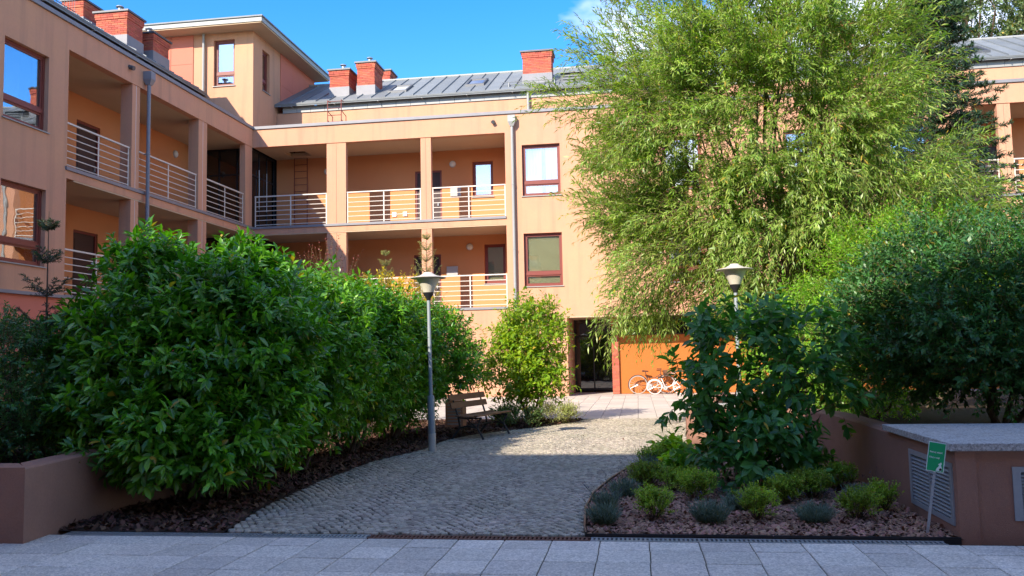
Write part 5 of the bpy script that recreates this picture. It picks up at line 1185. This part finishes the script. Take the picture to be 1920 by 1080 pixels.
for a in ((-.36, 8.0, .17, .20, 'grey green lavender clump in the near left corner of the flower bed'),
          (-.20, 9.5, .17, .22, 'lavender clump beside the curved edging, second from the front corner'),
          (.62, 8.1, .21, .22, 'lavender clump at the front edge between the two round bright green shrublets'),
          (1.55, 8.15, .20, .19, 'greyish dry lavender clump at the front edge right of the bright shrublets'),
          (2.25, 9.2, .20, .20, 'lavender clump close to the retaining wall near the grille'),
          (.12, 11.3, .20, .24, 'lavender at the narrow back end of the bed by the path'),
          (.55, 12.75, .20, .26, 'lavender in front of the stone capped end of the retaining wall'),
          (.95, 8.75, .19, .18, 'lavender behind the front row, under the broad leaved shrub'),
          (-.36, 8.75, .13, .20, 'small lavender with purple spikes leaning over the edging'),
          (.02, 10.5, .15, .22, 'small lavender near the curve of the edging, third along the path')): lavender(*a)
def shrublet(x, y, r, h, label, leafs=(.026, .015)):
    t = thing('shrublet', label, 'shrub', (x, y, .02), 'bright green shrublets in the flower bed')
    cl = blob((x, y, h*.55), (r, r, h*.5), int(90*(r/.2)**2), 2, .2, 1, .03); o_ = norm(cl-[x, y, h*.25]); ns = 4
    b = np.repeat(cl, ns, 0); o = np.repeat(o_, ns, 0)
    fr, tw_ = shoots(b-o*.04, o*.6+dirs(len(b))*.6+[0, 0, .6], rng.uniform(.06, .12, len(b)), 10, *leafs, 50, 0, .05)
    foliage('foliage', fr, T_SML, 'lf_spirea', t); twigs('twigs', [tw_], .0015, 'twig', t)
    st = MB()
    for q in cl[:26]: st.tube([(x+random.uniform(-.03, .03), y+random.uniform(-.03, .03), .0), tuple((np.array([x, y, 0])*.4+q*.6)), tuple(q)], [.004, .003, .0015], 4, cap=False)
    part('stem', st, 'trunk', t, kind='stuff')
for a in ((.10, 8.28, .21, .30, 'round bright green shrublet nearest the front left of the bed'),
          (1.06, 8.28, .21, .32, 'upright bright green shrublet in the middle of the front row'),
          (.06, 10.15, .23, .30, 'bright shrublet behind the second lavender, left part of the bed'),
          (.56, 9.35, .24, .32, 'loose green shrublet between the front row and the broad leaved shrub'),
          (1.98, 8.35, .20, .26, 'low bright shrublet at the front right near the sign'),
          (1.78, 9.45, .24, .30, 'darker green shrublet under the right side of the broad leaved shrub'),
          (.35, 9.9, .18, .26, 'small lime shrublet tucked behind the second lavender from the front'),
          (1.45, 9.1, .20, .26, 'lime shrublet in the middle of the bed under the tips of the broad leaved shrub'),
          (2.3, 8.75, .17, .22, 'little lime shrublet close to the grille of the utility box'),
          (.15, 11.6, .20, .34, 'lime shrublet near the far end of the curved edging'),
          (2.2, 10.1, .22, .28, 'small shrublet against the retaining wall behind the grille')): shrublet(*a)
def rosette(x, y, r, label, n=60, ll=.17, m='lf_bright'):
    t = thing('hydrangea', label, 'plant', (x, y, .02), 'pale green leafy perennials in the flower bed')
    cl = blob((x, y, .22), (r, r, .2), n, 2, .2, 1, .05); o = norm(cl-[x, y, 0])
    fr, tw_ = shoots(cl-o*.1, o+[0, 0, .5], .14, 5, ll, ll*.55, 65, .1, .2, .3); foliage('leaves', fr, T_BIG, m, t); twigs('stems', [tw_], .003, 'twig_g', t)
rosette(.42, 12.2, .30, 'pale green leafy perennial at the back left of the bed', 60, .15, 'lf_spirea')
rosette(.50, 10.9, .30, 'yellowish green leafy perennial beside the trunk of the broad leaved shrub', 55, .15)
rosette(2.1, 11.2, .3, 'leafy perennial between the broad leaved shrub and the retaining wall', 40, .12, 'lf_dark')
